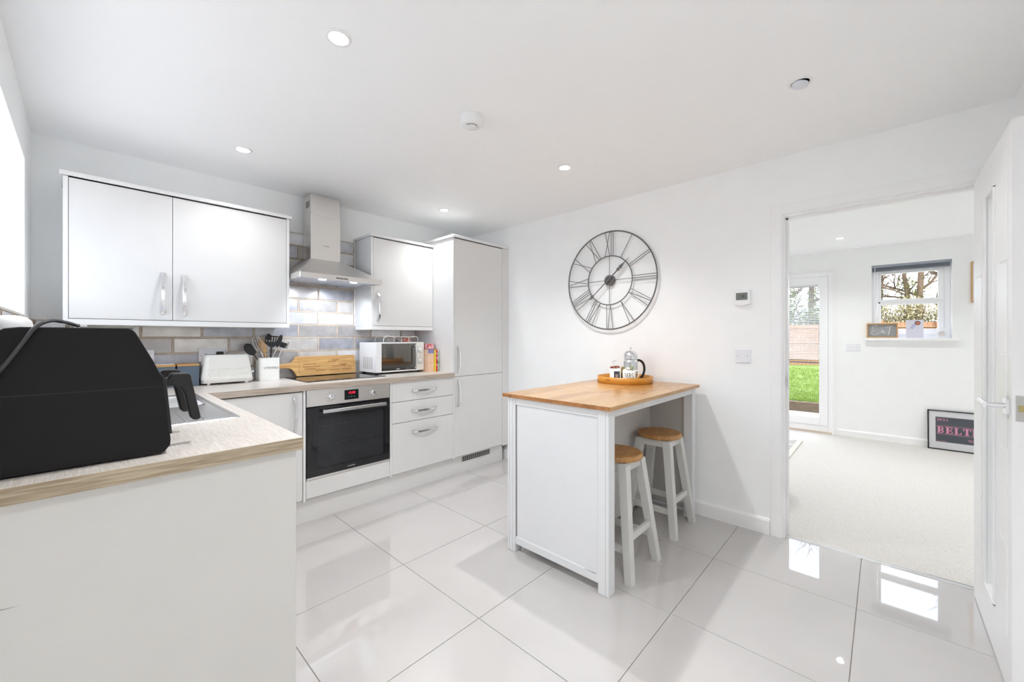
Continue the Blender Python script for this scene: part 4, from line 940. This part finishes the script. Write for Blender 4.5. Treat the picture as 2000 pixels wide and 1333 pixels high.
for x0, x1 in ((2.165, 2.285), (2.655, 2.775)):
    for a, b in zip(zs, zs[1:]): box(x0, x1, DYB, DYB + .003, a + .003, b - .003).build('raised_panel', M_TRIM, dr, .001, 1)
m = MB(); m.box(2.134, 2.186, DYB, DYB + .009, .962, 1.014)
m.tube([(2.16, DYB + .006, .988), (2.16, -.262, .988)], .009, 12); m.tube([(2.155, -.262, .988), (2.20, -.262, .989), (2.275, -.262, .990)], .0095, 12)
m.build('handle', M_CHROME, dr)
lp = box(DX0 - .0012, DX0, DYA + .008, DYB - .008, .945, 1.03).build('latch_plate', mat('satin_nickel', (.55, .54, .52), .35, 1), dr)
box(DX0 - .006, DX0 - .0012, DYA + .014, DYB - .014, .977, .998).build('latch', mat('latch_brass', (.5, .42, .18), .35, 1), lp)

# ================================================================== LIVING ROOM
# garden door
g = structure(MB().box(HX - .004, HX + .07, GD0, GD0 + .05, .02, GDZ).box(HX - .004, HX + .07, GD1 - .05, GD1, .02, GDZ).box(HX - .004, HX + .07, GD0 + .05, GD1 - .05, 1.992, GDZ).box(HX - .004, HX + .07, GD0 + .05, GD1 - .05, .02, .096).build('door_2', M_UPVC, None, .003, 1))
ly0, ly1 = .515, 1.368
lf = MB().box(HX - .012, HX + .05, ly0, ly0 + .088, .098, 1.990).box(HX - .012, HX + .05, ly1 - .088, ly1, .098, 1.990).box(HX - .012, HX + .05, ly0 + .088, ly1 - .088, .098, .194).box(HX - .012, HX + .05, ly0 + .088, ly1 - .088, 1.887, 1.990).build('door_leaf', M_UPVC, g, .004, 1)
box(HX + .015, HX + .02, ly0 + .088, ly1 - .088, .194, 1.887).build('pane', M_GLASS, lf)
box(HX - .03, HX + .07, GD0 + .01, GD1 - .01, 0.004, .0195).build('threshold', mat('threshold_oak', s(214, 196, 178), .5), g)
structure(arch(HX, -1, GD0 + .004, GD1 - .004, GDZ, .045).build('trim_4', M_TRIM))
# blind on door
t = thing('venetian_blind', 'white venetian blind half lowered over the garden door glass', 'blind', (HX - .02, .94, .9))
by0, by1 = ly0 + .090, ly1 - .090
box(HX - .030, HX - .0122, by0, by1, 1.862, 1.885).build('head_rail', M_SLAT, t)
sm_ = box(-.0105, .0105, by0 - .94, by1 - .94, -.0004, .0004)
s0 = None
for k in range(44):
    z = 1.845 - k * .0211
    if s0 is None:
        s0 = sm_.build('slat', M_SLAT, None); s0.parent = t; o = s0
    else: o = s0.copy(); COL.objects.link(o)
    o.location = (-.001, 0, z - .9); o.rotation_euler = (0, math.radians(-30), 0)
box(HX - .030, HX - .0125, by0, by1, .888, .905).build('bottom_rail', M_GSLAT, t)
for y in (by0 + .1, by1 - .1): MB().tube([(HX - .0335, y, .9), (HX - .0335, y, 1.87)], .0008, 4).build('cord', M_SLAT, t)
# window
w2 = MB().box(HX + .11, HX + .18, LW0, LW0 + .05, LZ0, LZ1).box(HX + .11, HX + .18, LW1 - .05, LW1, LZ0, LZ1).box(HX + .11, HX + .18, LW0 + .05, LW1 - .05, LZ0, LZ0 + .05).box(HX + .11, HX + .18, LW0 + .05, LW1 - .05, LZ1 - .055, LZ1)
w2 = structure(w2.build('window_2', M_UPVC, None, .003, 1))
for nm, za, zb_ in (('upper_sash', 1.635, 2.017), ('lower_sash', LZ0 + .05, 1.635)):
    gt, gb = (1.968, 1.668) if nm == 'upper_sash' else (1.600, 1.318)
    a, b = LW0 + .052, LW1 - .052; ga, gb_ = -.442, .024
    sh = MB().box(HX + .10, HX + .15, a, ga, za + .001, zb_).box(HX + .10, HX + .15, gb_, b, za + .001, zb_).box(HX + .10, HX + .15, ga, gb_, gt, zb_).box(HX + .10, HX + .15, ga, gb_, za + .001, gb).build(nm, M_UPVC, w2, .003, 1)
    box(HX + .120, HX + .124, ga, gb_, gb, gt).build('pane', M_GLASS, sh)
MB().ball((HX + .098, LW1 - .068, 1.632), .008).build('latch', M_INK, w2)
MB().box(HX, HX + .11, LW0 + .001, LW1 - .001, LZ0 + .0005, LZ0 + .012).box(HX - .055, HX - .0005, LW0 - .055, LW1 + .06, LZ0 - .018, LZ0 + .012).build('window_sill', M_TRIM, w2, .004, 2)
ZS = LZ0 + .0125
t = thing('venetian_blind', 'grey venetian blind fully raised at the top of the small window', 'blind', (HX + .05, -.21, 2.0))
box(HX + .03, HX + .07, LW0 + .006, LW1 - .004, 2.045, 2.071).build('head_rail', mat('grey_rail', s(165, 170, 180), .4), t)
for k in range(9): box(HX + .033, HX + .066, LW0 + .012, LW1 - .006, 2.012 + k * .0035, 2.0142 + k * .0035).build('slat', M_GSLAT, t)
box(HX + .034, HX + .064, LW0 + .012, LW1 - .006, 1.998, 2.010).build('bottom_rail', M_GSLAT, t)
MB().tube([(HX + .025, .078, 2.05), (HX + .02, .079, 1.75), (HX + .02, .079, 1.44)], .0035, 8).build('wand', M_WHITEP, t)
# sill items
t = thing('sign_box', 'small oak box frame with white script E&T on the left of the sill', 'sign', (HX, .03, ZS))
y0, y1, xf = -.118, .150, HX - .045
MB().box(xf, xf + .045, y0, y0 + .012, ZS, ZS + .172).box(xf, xf + .045, y1 - .012, y1, ZS, ZS + .172).box(xf, xf + .045, y0 + .012, y1 - .012, ZS, ZS + .012).box(xf, xf + .045, y0 + .012, y1 - .012, ZS + .160, ZS + .172).build('frame', M_OAKF, t, .001, 1)
box(xf + .030, xf + .036, y0 + .012, y1 - .012, ZS + .012, ZS + .160).build('backing', mat('sign_grey', s(160, 164, 166), .6), t)
def script(pts, r=.0032):
    m = MB(); m.tube([(xf + .0285, y1 - .012 - u * .244, ZS + .015 + w * .142) for u, w in pts], r, 6); m.build('lettering', M_WHITEP, t)
script([(.34, .88), (.27, .92), (.16, .80), (.17, .62), (.28, .56), (.16, .46), (.12, .26), (.20, .12), (.34, .20), (.42, .34)])
script([(.60, .34), (.50, .44), (.44, .38), (.50, .26), (.56, .42), (.52, .58), (.47, .55), (.56, .30), (.64, .26)], .0026)
script([(.62, .78), (.74, .82), (.92, .86)]); script([(.80, .84), (.76, .50), (.72, .14)])
t = thing('photo_card', 'lavender card with a round baby photo standing on the window sill', 'card', (HX, -.25, ZS))
xf = HX + .01
box(xf, xf + .003, -.325, -.185, ZS, ZS + .205).build('card', mat('lavender_card', s(222, 222, 236), .5), t)
MB().lathe([(.024, 0), (.0245, .0012)], (0, 0, 0), 20).xf(Matrix.Translation((xf, -.278, ZS + .168)) @ Matrix.Rotation(-PI / 2, 4, 'Y')).build('round_photo', mat('photo_rim_brown', s(130, 110, 100), .5), t)
MB().lathe([(.017, 0), (.0165, .0022)], (0, 0, 0), 16).xf(Matrix.Translation((xf - .0005, -.281, ZS + .165)) @ Matrix.Rotation(-PI / 2, 4, 'Y')).build('photo_face', mat('photo_peach', s(226, 160, 130), .5, col2=s(180, 80, 60), vscale=50), t)
m = MB(); rn = random.Random(2)
for k in range(9): m.ball((xf - .0004, -.205 - rn.random() * .05, ZS + .10 + rn.random() * .05), .005, seg=6)
m.build('blue_print', mat('print_blue', s(150, 165, 215), .5), t)
t = thing('acrylic_block', 'clear acrylic block at the right end of the window sill', 'ornament', (HX + .03, -.47, ZS))
box(HX + .01, HX + .04, -.515, -.42, ZS, ZS + .11).build('block', mat('milky_acrylic', (.92, .94, .97), .05, alpha=.4), t, .003, 2)
box(HX + .02, HX + .03, -.49, -.44, ZS + .02, ZS + .07).build('insert', mat('insert_beige', s(210, 196, 186), .6), t)
# poster on the floor
t = thing('framed_poster', 'black framed poster with pink BELTER lettering leaning on the floor', 'framed poster', (6.33, -.6, .004))
ly, ry = -.352, -.905; W_, H_ = ly - ry, .422
TT = Matrix.Translation((6.308, ly, .006)) @ Matrix.Rotation(math.radians(7.0), 4, 'Y')     # local: x depth, -y right, z up
def P_(*a): return box(*a).xf(TT)
mm = MB().box(0, .02, -.011, 0, 0, H_).box(0, .02, -W_, -W_ + .011, 0, H_).box(0, .02, -W_ + .011, -.011, 0, .011).box(0, .02, -W_ + .011, -.011, H_ - .011, H_).xf(TT); mm.build('frame', M_BFRAME, t, .001, 1)
P_(.008, .012, -W_ + .011, -.011, .011, H_ - .011).build('mount', M_MOUNT, t)
pp = P_(.006, .0079, -W_ + .062, -.062, .085, .350).build('poster', M_POST, t)
P_(.003, .0036, -W_ + .011, -.011, .011, H_ - .011).build('glazing', M_GLASS, t)
# slab-serif letters
SER = {
 'B': [bar(.10, .36, .0, 1), bar(0, .5, 0, .09), bar(0, .5, .91, 1)] + arcband(.5, .745, .10, .255, -PI / 2, PI / 2) + arcband(.5, .265, .10, .265, -PI / 2, PI / 2) + [bar(.3, .52, .44, .56)],
 'E': [bar(.10, .36, 0, 1), bar(0, .80, 0, .10), bar(0, .78, .90, 1), bar(.3, .60, .45, .55), bar(.56, .66, .33, .67), bar(.70, .80, 0, .34), bar(.68, .78, .68, 1)],
 'L': [bar(.10, .36, 0, 1), bar(0, .80, 0, .10), bar(0, .48, .90, 1), bar(.70, .80, 0, .36)],
 'T': [bar(.30, .56, 0, 1), bar(.18, .68, 0, .09), bar(0, .86, .90, 1), bar(0, .10, .64, 1), bar(.76, .86, .64, 1)],
 'R': [bar(.10, .36, 0, 1), bar(0, .48, 0, .09), bar(0, .5, .91, 1)] + arcband(.5, .725, .10, .275, -PI / 2, PI / 2) + [bar(.3, .52, .44, .54), [(.42, .48), (.62, .48), (.92, 0), (.66, 0)], bar(.66, .98, 0, .09)]}
def word(wd, y, z, h, sx, par, m_, name):
    x = 0; m = MB()
    for ch in wd:
        for poly in SER[ch]:
            m.add([(.0052, y - (x + u) * sx * h, z + v * h) for u, v in poly], [list(range(len(poly)))])
        x += .98
    m.xf(TT).build(name, m_, par)
word('BELTER', -.072, .178, .070, .92, pp, M_PINK, 'lettering')
for z in (.166, .256): P_(.0050, .0058, -W_ + .070, -.070, z, z + .003).build('rule', M_PINK, pp)
def ptext(body, size, y, z, sx=.7, al='LEFT'):
    o = text(body, size, (0, 0, 0), (0, 0, 0), M_PINK, pp, 'lettering', align=al)
    o.matrix_basis = Matrix.Translation(-OFF[pp.name]) @ TT @ Matrix.Translation((.0052, y, z)) @ Matrix.Rotation(-PI / 2, 4, 'Z') @ Matrix.Rotation(PI / 2, 4, 'X') @ Matrix.Diagonal((sx, 1, 1, 1)); return o
ptext('SHE IS A', .040, -.072, .320, .58); ptext('FROM', .036, -.298, .122, .62); P_(.0050, .0058, -.14, -.07, .094, .096).build('rule', M_PINK, pp)
# picture on wall
t = thing('framed_print', 'pale oak framed print hanging right of the small window', 'picture', (HX, -.9, 1.6))
y0, y1 = -1.05, -.672
MB().box(HX - .022, HX - .001, y1 - .012, y1, 1.590, 2.016).box(HX - .022, HX - .001, y0, y0 + .012, 1.590, 2.016).box(HX - .022, HX - .001, y0 + .012, y1 - .012, 1.59, 1.602).box(HX - .022, HX - .001, y0 + .012, y1 - .012, 2.004, 2.016).build('frame', M_OAKF, t, .001, 1)
box(HX - .014, HX - .010, y0 + .012, y1 - .012, 1.602, 2.004).build('print', M_PRINT, t)
m = MB()
for k in range(4): m.tube([(HX - .0145, -.78 - k * .03, 1.74 + .02 * k), (HX - .0145, -.80 - k * .03, 1.78), (HX - .0145, -.79 - k * .03, 1.82)], .002, 5)
m.build('line_drawing', mat('print_lilac', s(140, 140, 170), .6), t)
# rug + floor cushion
t = thing('rug', 'pale rug with grey geometric shapes at the edge of the doorway view', 'rug', (4.9, 1.2, .004))
box(3.9, 5.70, .690, 2.1, .0045, .013).build('pile', mat('rug_ivory', s(224, 218, 208), .95, bump=.6, bscale=300), t)
m = MB()
for k in range(6):
    for j in range(4):
        x = 4.0 + k * .29; y = .74 + j * .33
        m.add([(x, y, .0134), (x + .26, y, .0134), (x + .05 + .1 * (j % 2), y + .28, .0134)], [(0, 1, 2)])
m.build('pattern_patch', mat('rug_grey', s(186, 184, 182), .95, bump=.6, bscale=300), t)
m = MB().box(4.0 - .1, 5.70, .690, .694, .0134, .0142); m.build('edge_binding', mat('rug_binding', s(170, 160, 148), .9), t)
m = MB(); m.lathe([(.30, 0), (.345, .03), (.36, .08), (.345, .13), (.29, .16), (.15, .172), (.005, .174)], (3.56, .882, .0045), 40)
tag(m.build('floor_cushion', M_BASEG), 'round grey fabric floor cushion just inside the living room doorway', 'cushion')

# ================================================================== GARDEN
structure(box(HX + .3, 8.70, -5, 8, -.30, -.10).build('ground_patio', M_PAVE))
structure(box(-16, XL - .32, -14, 18, -.30, -.12).build('ground_bounce', mat('pale_bounce_ground', s(178, 174, 170), .9, var=.1, vscale=10)))  # unseen pale ground, added to bounce daylight through the kitchen window
t = thing('sleeper_edging', 'timber sleeper edging along the front of the lawn', 'edging', (8.76, 1, -.1))
for k in range(5): box(8.70, 8.82, -3.6 + k * 2.03 - .4, -3.6 + k * 2.03 + 1.61, -.0995, .065).build('sleeper', M_SLEEP, t, .008, 1)
ln = structure(box(8.82, 40, -12, 16, -.30, .045).build('ground_lawn', M_SOIL))
m = MB(); rn = random.Random(21)
for _ in range(16000):
    u = rn.random(); x = 8.83 + 14 * u ** 1.6; y = .5 + (x / 6.39) * rn.uniform(-.2, 1.15) - .3
    if x > 18.3: continue
    x = max(x, 8.86); h = rn.uniform(.02, .055) * (1 + .1 * x / 9); a = rn.uniform(0, PI); w = .004 + .0006 * x; dx, dy = math.cos(a) * w, math.sin(a) * w
    m.add([(x - dx, y - dy, .045), (x + dx, y + dy, .045), (x + rn.uniform(-.02, .02), y + rn.uniform(-.02, .02), .045 + h)], [(0, 1, 2)])
tag(m.build('grass_blades', M_GRASS), 'short bright green lawn grass behind the timber sleepers', 'grass', None, 'stuff')
# fence
t = thing('garden_fence', 'orange brown close-board timber fence at the back of the garden', 'fence', (22, 1, 0))
A, B = Vector((18.6, 6.5, 0)), Vector((24.2, -4.5, 0)); D = (B - A).normalized(); Lf = (B - A).length; N = Vector((-D.y, D.x, 0))
if N.x > 0: N = -N
ang = math.atan2(D.y, D.x)
bd = None; n = int(Lf / .145)
for k in range(n):
    p = A + D * (k * .145 + .07)
    if bd is None:
        bd = MB().box(-.066, .066, -.008, .008, 0, 1.70).build('board', M_FENCE, None); bd.parent = t; o = bd
    else: o = bd.copy(); COL.objects.link(o)
    o.scale = (1, 1, .93 + .16 * int(k / 12.4) / 6); o.location = Vector((p.x, p.y, .045)) - Vector((22, 1, 0)); o.rotation_euler = (0, 0, ang + random.uniform(-.03, .03))
k = 0
while k * 1.8 < Lf:
    p = A + D * (k * 1.8) + N * .06; box(p.x - .05, p.x + .05, p.y - .05, p.y + .05, .045, 1.86).build('post', M_FENCE, t); k += 1
for z in (.3, .95, 1.62):
    p, q = A + N * .03, B + N * .03; MB().tube([(p.x, p.y, z), (q.x, q.y, z)], .03, 4).build('rail', M_FENCE, t)
# bushes
def bush(c, r, hgt, n, m_, lab, seed, name='garden_bush'):
    t = thing(name, lab, 'bush', (c[0], c[1], .045)); rn = random.Random(seed); m = MB()
    for k in range(7):
        a = rn.uniform(0, 2 * PI); q = rn.uniform(.2, .7) * r
        m.tube([(c[0], c[1], .045), (c[0] + q * .4 * math.cos(a), c[1] + q * .4 * math.sin(a), hgt * .4), (c[0] + q * math.cos(a), c[1] + q * math.sin(a), hgt * .85)], [.05, .035, .012], 5)
    m.build('stems', M_BARK, t); m = MB()
    for _ in range(int(n * 5)):
        v = Vector((rn.gauss(0, 1), rn.gauss(0, 1), rn.gauss(0, 1))).normalized() * rn.uniform(.3, 1.0)
        p = Vector((c[0] + v.x * r, c[1] + v.y * r, hgt * .52 + v.z * hgt * .5))
        if p.z < .1: continue
        e = Vector((rn.gauss(0, 1), rn.gauss(0, 1), rn.gauss(0, 1))).normalized(); f = e.cross(Vector((0, 0, 1))).normalized() if abs(e.z) < .95 else Vector((1, 0, 0)); w = rn.uniform(.03, .07)
        m.add([p - e * w, p + f * w * .5, p + e * w, p - f * w * .5], [(0, 1, 2, 3)])
    m.build('foliage', m_, t)['kind'] = 'stuff'
bush((25.5, -2.6), 1.3, 2.9, 2600, M_LEAF2, 'straw coloured bush behind the fence at the right of the small window', 1)
bush((25.6, -.9), 1.4, 3.05, 3000, M_LEAF2, 'olive bush behind the fence in the middle of the small window', 2)
bush((25.8, .9), 1.4, 2.9, 2600, M_LEAF2, 'pale olive bush behind the fence at the left of the small window', 3)
bush((26.8, 2.4), 1.4, 3.0, 2600, M_LEAF3, 'green bush seen through the right of the garden door', 4)
bush((26.6, 4.3), 1.5, 4.1, 3600, M_LEAF3, 'tall green bush seen through the left of the garden door', 5)
bush((27.0, 6.2), 1.6, 4.4, 2600, M_LEAF3, 'tallest green bush beyond the garden door frame', 6)
# trees
def tree(c, hgt, r, lab, seed, ivy=0):
    t = thing('bare_tree', lab, 'tree', (c[0], c[1], .045), 'bare trees beyond the fence'); rn = random.Random(seed)
    pts = [Vector((c[0] + rn.uniform(-.1, .1) * k, c[1] + rn.uniform(-.06, .06) * k, .045 + hgt * k / 6)) for k in range(7)]
    MB().tube(pts, [r * (1 - .11 * k) for k in range(7)], 7).build('trunk', M_BARK, t)
    m = MB()
    def br(p, d, L_, r_, dep):
        q = [p]; cur = p; dd = d.copy()
        for k in range(4):
            dd = (dd + Vector((rn.uniform(-.35, .35), rn.uniform(-.35, .35), rn.uniform(-.15, .3)))).normalized(); cur = cur + dd * L_ / 4; q.append(cur)
        m.tube(q, [r_, r_ * .85, r_ * .7, r_ * .5, r_ * .3], 4, caps=False)
        if dep > 0:
            for k in (1, 2, 3, 4):
                for _ in range(2):
                    a = Vector((rn.gauss(0, 1), rn.gauss(0, 1), rn.uniform(-.3, .8))).normalized(); br(q[k], (dd * .5 + a).normalized(), L_ * .6, r_ * .5, dep - 1)
    for k in range(9):
        i = rn.uniform(2.0, 6); p = pts[int(i)].lerp(pts[min(6, int(i) + 1)], i % 1); a = rn.uniform(0, 2 * PI)
        br(p, Vector((math.cos(a), math.sin(a), .45)).normalized(), rn.uniform(1.6, 2.6), r * .42, 2)
    m.build('branches', M_BARK, t)
    if ivy:
        m = MB()
        for _ in range(ivy):
            z = rn.uniform(1.5, 4.2); a = rn.uniform(0, 2 * PI); q = rn.uniform(.1, .75) * (1.2 - z / 5.5); p = Vector((c[0] + q * math.cos(a), c[1] + q * math.sin(a), z)); w = rn.uniform(.04, .09)
            e = Vector((rn.gauss(0, 1), rn.gauss(0, 1), rn.gauss(0, 1))).normalized(); f = Vector((e.y, -e.x, .1)).normalized()
            m.add([p - e * w, p + f * w * .5, p + e * w, p - f * w * .5], [(0, 1, 2, 3)])
        m.build('ivy', M_LEAF1, t)['kind'] = 'stuff'
tree((28.5, -.85), 8.5, .13, 'bare tree trunk left of centre in the small window', 31, 1400)
tree((28.2, -1.35), 9, .17, 'thick bare tree right of centre in the small window', 32, 500)
tree((29.0, -2.1), 9, .16, 'bare tree at the right edge of the small window', 33, 300)
tree((29.0, .15), 8, .11, 'bare ivy-clad tree at the left edge of the small window', 34, 1500)
tree((30.0, 3.1), 9, .2, 'large bare tree seen through the garden door', 35, 1200)
tree((30.0, 5.0), 9, .2, 'bare tree behind the tall green bush by the garden door', 36, 1200)
